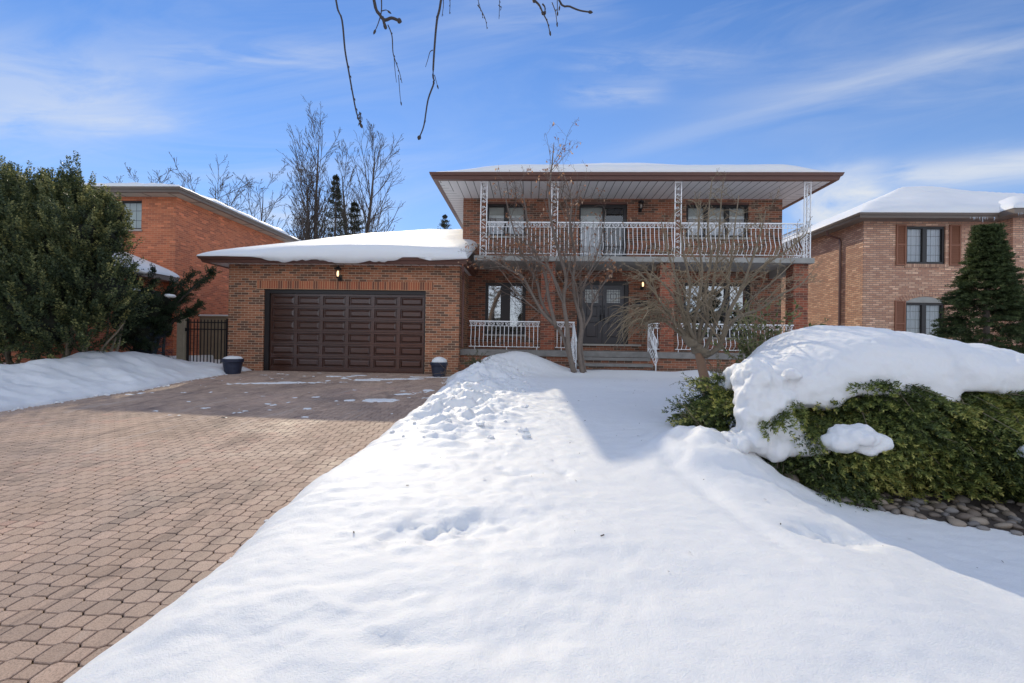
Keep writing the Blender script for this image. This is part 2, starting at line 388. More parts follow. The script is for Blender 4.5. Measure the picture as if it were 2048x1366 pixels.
# ------------------------------------------------------------------ ground and snow
EDGE = -1.84
def edge_r(Y): return EDGE + .10*fbm(Y*.9, 3.1, 4, 5) + .035*fbm(Y*5, 1.1, 3, 9) - .42*sst(10.6, 12.3, Y)*(1-sst(12.6, 13.4, Y)) - .35*sst(12.8, 13.6, Y)
def edge_l(Y): return -8.5 + .22*fbm(Y*.7, 8.1, 4, 15) + .05*fbm(Y*4, 2.1, 3, 19) + .45*sst(11.8, 13.4, Y)*0 - .1*sst(12, 13.4, Y)
def gs(X, Y, x, y, sx, sy, a, rot=0):
    c, s = math.cos(rot), math.sin(rot); u_ = (X-x)*c+(Y-y)*s; v_ = -(X-x)*s+(Y-y)*c
    return a*np.exp(-(u_/sx)**2-(v_/sy)**2)
def lawn(X, Y):
    T = .37 - .24*sst(9.0, 13.0, Y) - .20*sst(1.3, 2.7, X)*(1-sst(5.2, 7.5, Y)) 
    z_ = grd(Y) + T + .05*fbm(X*.5, Y*.5, 4, 31)
    z_ = z_ + .24*np.exp(-((X+1.15)/.55)**2)*sst(6.5, 10.5, Y)*(1-sst(12.2, 13.4, Y))
    z_ = z_ + gs(X, Y, -.42, 12.95, 1.0, .95, .60) + gs(X, Y, .5, 12.9, .8, .6, .14) + gs(X, Y, 4.9, 13.0, .7, .6, .16) + gs(X, Y, 2.6, 13.0, 1.6, .8, .15)
    z_ = z_ + gs(X, Y, 1.66, 4.2, .55, .55, .29) + gs(X, Y, 1.7, 5.2, .6, .6, .10) - gs(X, Y, 1.95, 4.25, .14, .12, .12) + .10*np.exp(-((X-1.8)/.6)**2-((Y-4.2)/.6)**2)*fbm(X*5, Y*5, 4, 83)
    z_ = z_ + gs(X, Y, 3.4, 7.4, 1.3, 1.2, .16)
    # dips and scuffs, all turned from the sun
    for (a, b, sx, sy, am, ro) in ((-.47, 2.62, .42, .13, .085, .25), (-.40, 2.80, .35, .10, -.03, .25), (-.83, 3.66, .09, .06, .05, .3), (-.06, 3.6, .14, .07, .05, .2), (-.20, 3.72, .05, .04, .035, .2),
        (.30, 3.66, .05, .10, .04, .6), (-.52, 1.9, .14, .05, .05, .2), (-.45, 1.68, .12, .04, .045, .2), (-.25, 1.42, .10, .03, .03, 0), (-.1, 1.66, .3, .07, .02, .2),
        (1.82, 2.86, .17, .075, .15, .12), (2.1, 2.98, .13, .06, .05, .2), (-1.2, 4.35, .07, .06, .05, .5), (-1.45, 3.3, .05, .03, .02, 0), (.75, 2.1, .3, .08, .018, .3), (1.3, 1.6, .3, .1, .02, .2)):
        z_ = z_ - gs(X, Y, a, b, sx*1.15, sy*1.5, am*.6, ro)*(1+1.1*fbm(X*11, Y*11, 4, 77))
    tr_x = 1.12+.30*(4.3-Y)/1.9; z_ = z_ - .030*np.exp(-((X-tr_x)/.075)**2)*sst(2.2, 2.7, Y)*(1-sst(3.9, 4.5, Y))*(1+.5*fbm(X*3, Y*3, 3, 79))  # shallow groove added in place of a soft shadow streak on the lawn
    # lumpy shovelled snow beside the driveway
    mk = np.exp(-((X+1.0)/.75)**2)*sst(3.9, 6.2, Y)*(1-sst(11.8, 12.8, Y))
    rg = 1-np.abs(fbm(X*3.0, Y*2.6, 4, 55))*2.4
    z_ = z_ + mk*(.05*rg + .15*fbm(X*3.0, Y*5.5, 5, 61, .58))
    cl_ = fbm(X*4.5, Y*3.5, 3, 91); z_ = z_ + mk*.25*np.clip(fbm(X*2.2, Y*6, 4, 93)-.2, 0, .5)
    z_ = z_ + (.005+.011*sst(1.2, -.6, X))*fbm(X*5, Y*7, 4, 41, .6) + .006*fbm(X*22, Y*26, 3, 43) + .05*sst(1.0, -.4, X)*np.clip(fbm(X*2.2, Y*3.2, 4, 45)-.12, 0, .5)
    # hollow and rock bed under the spreading spruce
    hol = sst(0, .8, 1.15-(np.abs(X-4.75)/2.45)**2.4-(np.abs(Y-4.45)/1.18)**2.4+.25*fbm(X*2.5, Y*2.5, 3, 87))
    ex = np.clip(2.6-X, 0, 3)
    z_ = z_*(1-hol) + hol*(.20+.05*Y*.5)
    return z_
def leftbank(X, Y):
    z_ = grd(Y) + .22 + .06*fbm(X*.5, Y*.6, 4, 131)
    z_ = z_ + gs(X, Y, -10.5, 11.2, .95, 1.5, .46) + gs(X, Y, -10.6, 9.0, 1.1, 1.4, .26) + gs(X, Y, -10.6, 6.6, 1.2, 1.6, .22)
    z_ = z_ + .12*fbm(X*1.8, Y*1.8, 4, 141) + .045*fbm(X*6, Y*6, 4, 143)
    return z_
def snow_z(X, Y):
    X = np.asarray(X, float); Y = np.asarray(Y, float)
    g0 = grd(Y)
    zr = lawn(X, Y); zl = leftbank(X, Y)
    dr = X-edge_r(Y); dl = edge_l(Y)-X
    wr = 1-np.exp(-np.clip(dr, 0, 9)/.16); wl = 1-np.exp(-np.clip(dl, 0, 9)/.30)
    lip = .03
    z_ = np.where(dr > 0, (g0+lip*np.minimum(1, dr/.03))*(1-wr)+zr*wr, np.where(dl > 0, (g0+lip*np.minimum(1, dl/.03))*(1-wl)+zl*wl, g0-.35*np.minimum(1, np.minimum(-dr, -dl)/.05)))
    # garage front, behind the house line: plain
    z_ = np.where((Y > 13.9) & (X > -9.5) & (X < 8.7), g0-.1, z_)
    z_ = np.where((Y > 13.3) & (X < -9.3) & (X > -12.3), g0+.10+.04*fbm(X*2, Y*2, 3, 7)+.1*sst(14.5, 17, Y), z_)
    z_ = np.where((Y > 14.2) & ((X >= 8.7) | (X <= -12.3)), g0+.35+.05*fbm(X*.5, Y*.5, 3, 8), z_)
    return z_
def sheet(name, xs, ys, fz, material, **kw):
    X, Y = np.meshgrid(xs, ys); Z = fz(X, Y)
    v = np.stack([X, Y, Z], -1).reshape(-1, 3); nx, ny = len(xs), len(ys)
    i = np.arange(ny-1)[:, None]*nx+np.arange(nx-1)[None, :]
    f = np.stack([i, i+1, i+nx+1, i+nx], -1).reshape(-1, 4)
    mb = MB(); mb.v = [v]; mb.f = f.tolist(); mb.tone = [.5]*len(f); mb.n = len(v)
    return mb.build(name, material, smooth=True, **kw)
def steps(*seg):
    out = []
    for a, b, st in seg: out += list(np.arange(a, b-1e-6, st))
    return out
xs = np.array(steps((-500, -100, 80), (-100, -30, 10), (-30, -13.2, 1.2), (-13.2, -8.9, .09), (-8.9, -8.1, .04), (-8.1, -2.6, .5), (-2.6, -2.1, .03), (-2.1, .6, .026), (.6, 3.4, .035), (3.4, 8.8, .09), (8.8, 16, .4), (16, 40, 2), (40, 100, 10), (100, 501, 80)))
ys = np.array(steps((-500, -60, 60), (-60, -10, 6), (-10, .6, .5), (.6, 3.2, .022), (3.2, 6.5, .032), (6.5, 10, .05), (10, 13.6, .06), (13.6, 18, .3), (18, 60, 3), (60, 120, 12), (120, 600, 60)))
tag(sheet('snow_ground', xs, ys, snow_z, M['snow']), kind='structure')
# bare ground under the driveway joints
base = MB(); base.quad((-12.2, -40, grd(-40)-.014), (-1.2, -40, grd(-40)-.014), (-1.2, -20, grd(-20)-.014), (-12.2, -20, grd(-20)-.014))
base.quad((-12.2, -20, grd(-20)-.014), (-1.2, -20, grd(-20)-.014), (-1.2, 13.3, grd(13.3)-.014), (-12.2, 13.3, grd(13.3)-.014))
base.quad((-12.2, 13.3, grd(13.3)-.014), (-1.2, 13.3, grd(13.3)-.014), (-1.2, 14.3, grd(13.3)-.014), (-12.2, 14.3, grd(13.3)-.014))
drv = base.build('driveway', M['joint']); tag(drv, kind='structure')
rng = np.random.default_rng(3)
def make_pavers():
    p = .22; s_ = .088; gap = .004; h_ = p/2-s_/2-gap; e_ = s_/2-gap*.4   # octagon half width, half axis edge
    octo = np.array([(h_, -e_), (h_, e_), (e_, h_), (-e_, h_), (-h_, e_), (-h_, -e_), (-e_, -h_), (e_, -h_)])
    q = s_/2-gap*.6; squ = np.array([(q, -q), (q, q), (-q, q), (-q, -q)])
    V = []; Fc = []; T = []; nb = 0
    a_ = R(-1.2); ca, sa = math.cos(a_), math.sin(a_)
    bev = .004
    for j in range(-6, 126):
        y0 = j*p/2
        if y0 > 14.1: break
        for i in range(-43, -7):
            cx = i*p+(p/2 if j % 2 else 0)
            for (ox, shape) in ((0, octo), (p/2, squ)):
                X0 = cx+ox
                gx = X0*ca-y0*sa; gy = X0*sa+y0*ca
                if gx > -1.25 or gx < -9.6 or gy > 14.12 or gy < -.4: continue
                if gy > 12.5 and gx < -9.4: continue
                k = len(shape)
                tz = rng.normal(0, .001); sx = rng.normal(0, .004); sy = rng.normal(0, .004)
                outer = shape; inner = shape*(1-bev/np.linalg.norm(shape, axis=1)[:, None])
                pts = []
                for ring, dz in ((outer, -.012), (outer, -.004), (inner, 0)):
                    xx = X0+ring[:, 0]; yy = y0+ring[:, 1]
                    wx = xx*ca-yy*sa; wy = xx*sa+yy*ca
                    pts.append(np.stack([wx, wy, grd(wy)+tz+dz+ring[:, 0]*sx+ring[:, 1]*sy+.002], -1))
                V.append(np.concatenate(pts))
                for r_ in range(2):
                    for c_ in range(k): Fc.append((nb+r_*k+c_, nb+r_*k+(c_+1) % k, nb+(r_+1)*k+(c_+1) % k, nb+(r_+1)*k+c_))
                Fc.append(tuple(nb+2*k+c_ for c_ in range(k)))
                zone = .5+.9*float(vnoise(gx*.8, gy*.8, 4)); t_ = np.clip(zone*.5+.28+rng.normal(0, .16), 0, 1)
                T += [t_]*(2*k+1); nb += 3*k
    mb = MB(); mb.v = [np.concatenate(V)]; mb.f = Fc; mb.tone = T; mb.n = nb
    o = mb.build('paving', M['paver'], drv); return o
make_pavers()
# thin leftover snow on the pavers near the garage
def patch_z(X, Y):
    f = fbm(X*2.6+Y*.9, Y*4.2-X*.8, 5, 201, .65)
    mk = -1.0+0*X
    for (x_, y_, sx, sy, a, ro) in ((-6.3, 11.0, 1.15, .12, 1.1, .20), (-5.9, 12.5, .5, .10, .9, .15), (-6.9, 12.75, .35, .08, .75, .1), (-3.4, 12.3, .95, .16, 1.05, .22), (-2.6, 12.8, .6, .10, .9, .0), (-4.3, 11.9, .35, .13, 1.0, .2), (-7.6, 12.9, .3, .07, .6, 0), (-4.9, 12.9, .3, .06, .75, 0),
                             (-3.1, 8.9, .95, .14, .95, .25), (-4.6, 9.0, .4, .09, .8, .1), (-2.7, 9.7, .35, .08, .85, .3), (-4.4, 7.7, .16, .06, .7, 0), (-3.55, 7.2, .14, .05, .8, 0), (-6.2, 7.4, .2, .05, .55, 0), (-2.3, 10.3, .15, .2, .9, 0)):
        mk = np.maximum(mk, -1+gs(X, Y, x_, y_, sx*1.15, sy*1.25, a+.85, ro))
    h_ = mk+f*1.7+fbm(X*9, Y*14, 3, 207)*.5-.10
    return grd(Y)-.008+np.clip(h_*.06, -.02, .022)
tag(sheet('snow_patches', np.arange(-8.4, -1.6, .025), np.arange(7, 13.5, .03), patch_z, M['snow']), 'thin streaks of leftover snow on the brown pavers in front of the garage', 'snow', kind='stuff')

# crumbs of snow and ice along the cleared edge, and clods on the shovelled ridge
def crumbs(name, label, pts, seed, material):
    r_ = np.random.default_rng(seed); mb = MB(); n, m2 = 7, 5
    base = np.array([(math.sin(math.pi*(i+.5)/m2)*math.cos(2*math.pi*j/n), math.sin(math.pi*(i+.5)/m2)*math.sin(2*math.pi*j/n), -math.cos(math.pi*(i+.5)/m2)) for i in range(m2) for j in range(n)])
    f = [(i*n+j, i*n+(j+1) % n, (i+1)*n+(j+1) % n, (i+1)*n+j) for i in range(m2-1) for j in range(n)]+[tuple(range(n))[::-1], tuple((m2-1)*n+j for j in range(n))]
    for x_, y_, z_, s_ in pts:
        v = base*(1+r_.normal(0, .16, (len(base), 1)))*np.array((1, .8+.4*r_.random(), .6))*s_; a = r_.random()*6.3; c_, d_ = math.cos(a), math.sin(a)
        v = np.stack([v[:, 0]*c_-v[:, 1]*d_, v[:, 0]*d_+v[:, 1]*c_, v[:, 2]], -1)+np.array((x_, y_, z_)); mb.add(v, f)
    return tag(mb.build(name, material), label, 'snow', kind='stuff')
rc_ = np.random.default_rng(400); ye = 1.6+11*rc_.random(420)**1.2; xe = edge_r(ye)-np.abs(rc_.normal(0, .05, 420))+.01; se = .005+.016*rc_.random(420)**3
crumbs('snow_crumbs', 'small crumbs of ice along the cut snow edge beside the driveway', np.stack([xe, ye, grd(ye)+se*.3, se], -1), 401, M['snow'])
yc_ = 4.5+7.5*rc_.random(150); xc_ = -1.5+1.5*rc_.random(150); sc_ = .012+.045*rc_.random(150)**2.5
crumbs('snow_clods', 'scattered clods of shovelled snow on the ridge beside the driveway', np.stack([xc_, yc_, snow_z(xc_, yc_)+sc_*.15, sc_], -1), 402, M['snow'])
yb_ = 5+8*rc_.random(200); xb_ = edge_l(yb_)+np.abs(rc_.normal(0, .06, 200)); sb_ = .008+.03*rc_.random(200)**3
crumbs('snow_crumbs', 'small crumbs of ice along the left snow bank of the driveway', np.stack([xb_, yb_, grd(yb_)+sb_*.3, sb_], -1), 403, M['snow'])
db = MB(); nd_ = 90; xd = -1.4+4.5*rc_.random(nd_); yd = 1.7+9*rc_.random(nd_); zd = snow_z(xd, yd)+.004
for x_, y_, z_ in zip(xd, yd, zd):
    a = rc_.random()*6.3; l_ = .006+.02*rc_.random(); dx, dy = math.cos(a)*l_, math.sin(a)*l_; db.add([(x_, y_, z_), (x_+dx, y_+dy, z_+.003), (x_+dx-dy*.3, y_+dy+dx*.3, z_+.006), (x_-dy*.3, y_+dx*.3, z_+.003)], [(0, 1, 2, 3)])
tag(db.build('leaf_litter', M['bark_far']), 'tiny dark bits of twig and leaf scattered on the lawn snow', 'litter', kind='stuff')
# ------------------------------------------------------------------ snow blobs by loft or remesh
def lump(mb_list, name, label, vox=.03, disp=.03, dsc=5, disp2=.01, cat='snow', seed=0, material=None, calm=None):
    bm_ = MB()
    for kind, dat in mb_list:
        if kind == 'E':
            (cx, cy, cz), (rx, ry, rz) = dat
            n, m2 = 14, 9; prof = [(math.sin(math.pi*(i+.5)/m2), -math.cos(math.pi*(i+.5)/m2)) for i in range(m2)]
            v = [(cx+rx*r_*math.cos(2*math.pi*j/n), cy+ry*r_*math.sin(2*math.pi*j/n), cz+rz*q) for r_, q in prof for j in range(n)]
            f = [(i*n+j, i*n+(j+1) % n, (i+1)*n+(j+1) % n, (i+1)*n+j) for i in range(m2-1) for j in range(n)]
            f += [tuple(range(n))[::-1], tuple((m2-1)*n+j for j in range(n))]
            bm_.add(v, f)
        else:
            rings = dat; n = len(rings[0]); k = len(rings)
            f = [(i*n+j, (i+1)*n+j, (i+1)*n+(j+1) % n, i*n+(j+1) % n) for i in range(k-1) for j in range(n)]
            f += [tuple(range(n)), tuple((k-1)*n+j for j in range(n))[::-1]]
            bm_.add(np.array(rings).reshape(-1, 3), f)
    o = bm_.build(name, material or M['snow'])
    md = o.modifiers.new('r', 'REMESH'); md.mode = 'VOXEL'; md.voxel_size = vox
    ms = o.modifiers.new('s', 'SMOOTH'); ms.iterations = 4
    dg = bpy.context.evaluated_depsgraph_get(); me = bpy.data.meshes.new_from_object(o.evaluated_get(dg))
    o.modifiers.clear(); o.data = me
    n = len(me.vertices); co = np.empty(n*3); me.vertices.foreach_get('co', co); co = co.reshape(-1, 3)
    no = np.empty(n*3); me.vertices.foreach_get('normal', no); no = no.reshape(-1, 3)
    d = np.array([mnoise.fractal(Vector(c)*dsc, .8, 2.0, 4)*disp+mnoise.noise(Vector(c)*dsc*6)*disp2+(.5-abs(mnoise.noise(Vector(c)*dsc*2.4)))*disp2*1.6 for c in co])
    if calm is not None: d = d*np.where(co[:, 0] > calm, 1-.5*sst(calm, calm+.5, co[:, 0]), 1.25)
    co = co+no*d[:, None]; me.vertices.foreach_set('co', co.ravel())
    if not me.materials: me.materials.append(M['snow'])
    me.polygons.foreach_set('use_smooth', [True]*len(me.polygons)); me.update()
    if label: tag(o, label, cat)
    return o

# roof snow: a slab lying on a hip roof
def roof_h(X, Y, rc, pitch):
    x0, x1, y0, y1 = rc
    return np.minimum(np.minimum(X-x0, x1-X), np.minimum(Y-y0, y1-Y))*pitch
def roof_snow(name, label, rc, z0, pitch, thick, res=.12, over=.05, hfun=None, tfun=None, dfun=None, er=.35):
    x0, x1, y0, y1 = rc; x0 -= over; x1 += over; y0 -= over; y1 += over
    ed = np.array([0, .02, .06, .12, .2, .3, .45])
    def axis(a, b):
        inn = np.arange(a+.6, b-.6, res); return np.concatenate((a+ed, inn, b-ed[::-1]))
    xs_, ys_ = axis(x0, x1), axis(y0, y1); X, Y = np.meshgrid(xs_, ys_)
    h = hfun(X, Y) if hfun else np.maximum(roof_h(X, Y, rc, pitch), -.03)
    d = np.minimum(np.minimum(X-x0, x1-X), np.minimum(Y-y0, y1-Y))
    t = thick*(1+.35*fbm(X*.35, Y*.5, 3, 11)) if tfun is None else tfun(X, Y)
    rnd = np.sqrt(np.clip(1-(1-np.clip(d/er, 0, 1))**2, 0, 1))
    top = z0+h+np.maximum(.012, t*(.12+.88*rnd))+.008*fbm(X*3, Y*3, 3, 5)
    bot = z0+h+.012
    if dfun is not None: bot = np.where(Y <= ys_[1]+1e-6, z0-dfun(X), bot)
    nx, ny = len(xs_), len(ys_)
    if dfun is None: wob = 0
    else: wob = .03*fbm(X*2, Y*0, 3, 6)
    Yw = Y+np.where(Y <= ys_[0]+1e-6, wob, 0)
    v1 = np.stack([X, Yw, top], -1).reshape(-1, 3); v2 = np.stack([X, Yw, np.minimum(bot, top-.005)], -1).reshape(-1, 3)
    i = np.arange(ny-1)[:, None]*nx+np.arange(nx-1)[None, :]
    f = np.stack([i, i+1, i+nx+1, i+nx], -1).reshape(-1, 4); N = nx*ny
    F2 = f.tolist()+(f[:, ::-1]+N).tolist()
    for a in range(nx-1): F2.append([a+N, a+1+N, a+1, a]); b = (ny-1)*nx+a; F2.append([b, b+1, b+1+N, b+N])
    for a in range(ny-1): c = a*nx; F2.append([c, c+nx, c+nx+N, c+N]); c = a*nx+nx-1; F2.append([c+N, c+nx+N, c+nx, c])
    mb = MB(); mb.v = [np.concatenate([v1, v2])]; mb.f = F2; mb.tone = [.5]*len(F2); mb.n = 2*N
    o = mb.build(name, M['snow'], smooth=True); return tag(o, label, 'snow')

# ------------------------------------------------------------------ building helpers
def wall(mb, axis, at, th, a0, a1, z0, z1, holes=(), reveal=None):
    """a wall skin with openings; axis 'x': runs along x at y=at, front faces -y (th>0 goes back)."""
    As = sorted({a0, a1, *[h[0] for h in holes], *[h[1] for h in holes]}); Zs = sorted({z0, z1, *[h[2] for h in holes], *[h[3] for h in holes]})
    def pt(a, d, z): return (a, at+d, z) if axis == 'x' else (at+d, a, z)
    for i in range(len(As)-1):
        for j in range(len(Zs)-1):
            ca, cz = (As[i]+As[i+1])/2, (Zs[j]+Zs[j+1])/2
            if any(h[0] < ca < h[1] and h[2] < cz < h[3] for h in holes): continue
            for d in (0, th): mb.quad(pt(As[i], d, Zs[j]), pt(As[i+1], d, Zs[j]), pt(As[i+1], d, Zs[j+1]), pt(As[i], d, Zs[j+1]))
    for (h0, h1, g0, g1) in holes:
        mb.quad(pt(h0, 0, g0), pt(h0, th, g0), pt(h0, th, g1), pt(h0, 0, g1)); mb.quad(pt(h1, 0, g0), pt(h1, 0, g1), pt(h1, th, g1), pt(h1, th, g0))
        mb.quad(pt(h0, 0, g1), pt(h0, th, g1), pt(h1, th, g1), pt(h1, 0, g1)); mb.quad(pt(h0, 0, g0), pt(h1, 0, g0), pt(h1, th, g0), pt(h0, th, g0))
    mb.quad(pt(a0, 0, z0), pt(a0, 0, z1), pt(a0, th, z1), pt(a0, th, z0)); mb.quad(pt(a1, 0, z0), pt(a1, th, z0), pt(a1, th, z1), pt(a1, 0, z1))
    mb.quad(pt(a0, 0, z1), pt(a1, 0, z1), pt(a1, th, z1), pt(a0, th, z1))
    return mb
def window(parent, X0, X1, Z0, Z1, Y, lights=2, glass='glass', fr=.075, mid=.13, top_trim=0, kind='curtain', depth=.09, sill=True, grid=None, deep=.7):
    """window > glass, curtain, sill ...  ; Y is the wall face, the frame sits 5 cm back"""
    y = Y+.05; mb = MB()
    mb.box(X0, X0+fr, y, y+depth, Z0, Z1); mb.box(X1-fr, X1, y, y+depth, Z0, Z1)
    mb.box(X0+fr, X1-fr, y+.003, y+depth, Z1-fr, Z1); mb.box(X0+fr, X1-fr, y+.003, y+depth, Z0, Z0+fr)
    wl = (X1-X0-2*fr-mid*(lights-1))/lights; xs_ = []
    for k in range(lights):
        a = X0+fr+k*(wl+mid); xs_.append((a, a+wl))
        if k: mb.box(a-mid, a, y+.006, y+depth, Z0+fr, Z1-fr)
        i = .02                                            # sash bead
        for (p0, p1, q0, q1) in ((a, a+i, Z0+fr, Z1-fr), (a+wl-i, a+wl, Z0+fr, Z1-fr), (a+i, a+wl-i, Z0+fr, Z0+fr+i), (a+i, a+wl-i, Z1-fr-i, Z1-fr)): mb.box(p0, p1, y+.03, y+.06, q0, q1)
    wn = mb.build('window', M['frame'], parent)
    g = MB()
    for a, b in xs_: g.quad((a+.015, y+.057, Z0+fr+.01), (b-.015, y+.057, Z0+fr+.01), (b-.015, y+.057, Z1-fr-.01), (a+.015, y+.057, Z1-fr-.01))
    g.build('glass', M[glass], wn)
    if grid:
        gm = MB(); nx, nz = grid
        for a, b in xs_:
            for k in range(1, nx): c = a+(b-a)*k/nx; gm.box(c-.006, c+.006, y+.066, y+.072, Z0+fr, Z1-fr)
            for k in range(1, nz): c = Z0+(Z1-Z0)*k/nz; gm.box(a, b, y+.066, y+.072, c-.006, c+.006)
        gm.build('glazing_bars', M['black'], wn)
    rm = MB(); yb = y+deep; e = .25                                # the room behind
    rm.quad((X0-e, yb, Z0-e), (X1+e, yb, Z0-e), (X1+e, yb, Z1+e), (X0-e, yb, Z1+e))
    yf = y+depth+.06
    for q in (((X0-e, yf, Z0-e), (X0-e, yb, Z0-e), (X0-e, yb, Z1+e), (X0-e, yf, Z1+e)), ((X1+e, yf, Z0-e), (X1+e, yb, Z0-e), (X1+e, yb, Z1+e), (X1+e, yf, Z1+e)),
              ((X0-e, yf, Z1+e), (X1+e, yf, Z1+e), (X1+e, yb, Z1+e), (X0-e, yb, Z1+e)), ((X0-e, yf, Z0-e), (X1+e, yf, Z0-e), (X1+e, yb, Z0-e), (X0-e, yb, Z0-e))): rm.quad(*q)
    rm.build('room_interior', M['room'], wn)
    def drape(z0, z1, x0, x1, yy, amp=.025, fq=26):
        n = int((x1-x0)/.02)+2; c = MB(); v = []
        for i in range(n):
            xx = x0+(x1-x0)*i/(n-1); o_ = amp*math.sin(xx*fq)+amp*.5*math.sin(xx*fq*2.3+1)
            v += [(xx, yy+o_, z0), (xx, yy+o_*.7, z1)]
        c.add(v, [(2*i, 2*i+2, 2*i+3, 2*i+1) for i in range(n-1)]); return c
    if kind == 'curtain': drape(Z0, Z1, X0, X1, y+.14, .018).build('curtain', M['curtain'], wn, smooth=True)
    if kind == 'valance':
        drape(Z0, Z1, X0, X1, y+.2, .02, 30).build('curtain', M['curtain'], wn, smooth=True)
        c = MB(); n = int((X1-X0)/.03); v = []
        zt = Z1-.38*(Z1-Z0)
        for i in range(n+1): xx = X0+(X1-X0)*i/n; v += [(xx, y+.15+.015*math.sin(xx*31), zt-.14-.035*abs(math.sin(xx*9))), (xx, y+.15+.015*math.sin(xx*31), zt+.05+.03*abs(math.sin(xx*9+.6)))]
        c.add(v, [(2*i, 2*i+2, 2*i+3, 2*i+1) for i in range(n)]); c.build('valance', M['valance'], wn)
        c = MB(); c.quad((X0, y+.12, zt-.02), (X1, y+.12, zt-.02), (X1, y+.12, Z1), (X0, y+.12, Z1)); c.build('blind', M['blind'], wn)
    if kind == 'blind': c = MB(); c.quad((X0, y+.12, Z0), (X1, y+.12, Z0), (X1, y+.12, Z1), (X0, y+.12, Z1)); c.build('blind', M['blind_tint'], wn)
    if sill: s = MB(); s.box(X0-.04, X1+.04, Y-.05, Y+.048, Z0-.07, Z0-.002); s.build('sill', M['sill'], wn)
    return wn
def lantern(parent, x, y, z, s=1.0, lit=True):
    """wall lantern, wall face at y, body hangs 0.16 m in front"""
    mb = MB(); cy = y-.15*s
    mb.box(x-.05*s, x+.05*s, y-.02, y-.002, z-.16*s, z-.02*s)
    mb.tube([(x, y-.02, z-.09*s), (x, y-.08*s, z-.17*s), (x, cy, z-.15*s), (x, cy, z-.11*s)], .012*s, 6)
    mb.lathe((x, cy, z), [(.03*s, -.12*s), (.055*s, -.10*s), (.055*s, -.085*s)], 8)
    for k in range(4):
        a = math.pi/4+k*math.pi/2; mb.tube([(x+.05*s*math.cos(a), cy+.05*s*math.sin(a), z-.09*s), (x+.075*s*math.cos(a), cy+.075*s*math.sin(a), z+.09*s)], .006*s, 4)
    mb.lathe((x, cy, z), [(.085*s, .088*s), (.092*s, .10*s), (.05*s, .15*s), (.02*s, .165*s), (.012*s, .20*s)], 8)
    o = mb.build('wall_lamp', M['black'], parent)
    b = MB(); b.lathe((x, cy, z), [(.022*s, -.08*s), (.032*s, -.03*s), (.03*s, .02*s), (.012*s, .06*s)], 8); b.build('bulb', M['bulb'] if lit else M['sill'], o, smooth=True)
    return o
def eaves(parent, rc, z, fh, w_, mname, sof=(.65, .65, 2.0, .65), sx='soffit_x', sy='soffit_y', names=('gutter', 'soffit')):
    """gutter ring round rect rc, soffit panels reaching in: left, right, front, back"""
    x0, x1, y0, y1 = rc; mb = MB()
    def ring(z0, z1, o0, o1):   # profiled ring, outer offset o0 (bottom) o1 (top)
        a = [(x0-o0, y0-o0, z0), (x1+o0, y0-o0, z0), (x1+o0, y1+o0, z0), (x0-o0, y1+o0, z0)]
        b = [(x0-o1, y0-o1, z1), (x1+o1, y0-o1, z1), (x1+o1, y1+o1, z1), (x0-o1, y1+o1, z1)]
        c = [(x0+w_, y0+w_, z1), (x1-w_, y0+w_, z1), (x1-w_, y1-w_, z1), (x0+w_, y1-w_, z1)]
        d = [(x0+w_, y0+w_, z0), (x1-w_, y0+w_, z0), (x1-w_, y1-w_, z0), (x0+w_, y1-w_, z0)]
        f = []
        for i in range(4):
            j = (i+1) % 4
            f += [(i, j, 4+j, 4+i), (4+i, 4+j, 8+j, 8+i), (8+i, 8+j, 12+j, 12+i), (12+i, 12+j, j, i)]
        mb.add(a+b+c+d, f)
    ring(z, z+fh*.55, .0, .03); ring(z+fh*.55+.002, z+fh, .07, .10)
    g = mb.build(names[0], M[mname], parent)
    l, r, fr, bk = sof; zz = z+.012; i = w_
    for q, mm in (((( x0+i, y0+i), (x1-i, y0+i), (x1-r, y0+fr), (x0+l, y0+fr)), sx), (((x0+l, y1-bk), (x1-r, y1-bk), (x1-i, y1-i), (x0+i, y1-i)), sx),
                  (((x0+i, y0+i), (x0+l, y0+fr), (x0+l, y1-bk), (x0+i, y1-i)), sy), (((x1-i, y0+i), (x1-i, y1-i), (x1-r, y1-bk), (x1-r, y0+fr)), sy)):
        s = MB(); s.quad(*[(a, b, zz) for a, b in q]); s.build(names[1], M[mm], parent)
    return g
def hip(parent, rc, z0, pitch, material='shingle', name='roof'):
    x0, x1, y0, y1 = rc; hx, hy = (x1-x0)/2, (y1-y0)/2; mb = MB()
    if hx > hy: r0, r1 = (x0+hy, (y0+y1)/2), (x1-hy, (y0+y1)/2); h = hy*pitch
    else: r0, r1 = ((x0+x1)/2, y0+hx), ((x0+x1)/2, y1-hx); h = hx*pitch
    v = [(x0, y0, z0), (x1, y0, z0), (x1, y1, z0), (x0, y1, z0), (*r0, z0+h), (*r1, z0+h)]
    f = [(0, 1, 5, 4), (1, 2, 5), (2, 3, 4, 5), (3, 0, 4)] if hx > hy else [(0, 1, 4), (1, 2, 5, 4), (2, 3, 5), (3, 0, 4, 5)]
    mb.add(v, f+[(3, 2, 1, 0)]); return mb.build(name, M[material], parent)
# ================================================================== the main house
GZ = .58
house = empty('brick_house', (3.1, 16, GZ), 'two-storey brown brick house with white iron balcony, porch and attached double garage', 'house')
WX0, WX1, WY = -2.43, 8.62, 16.0
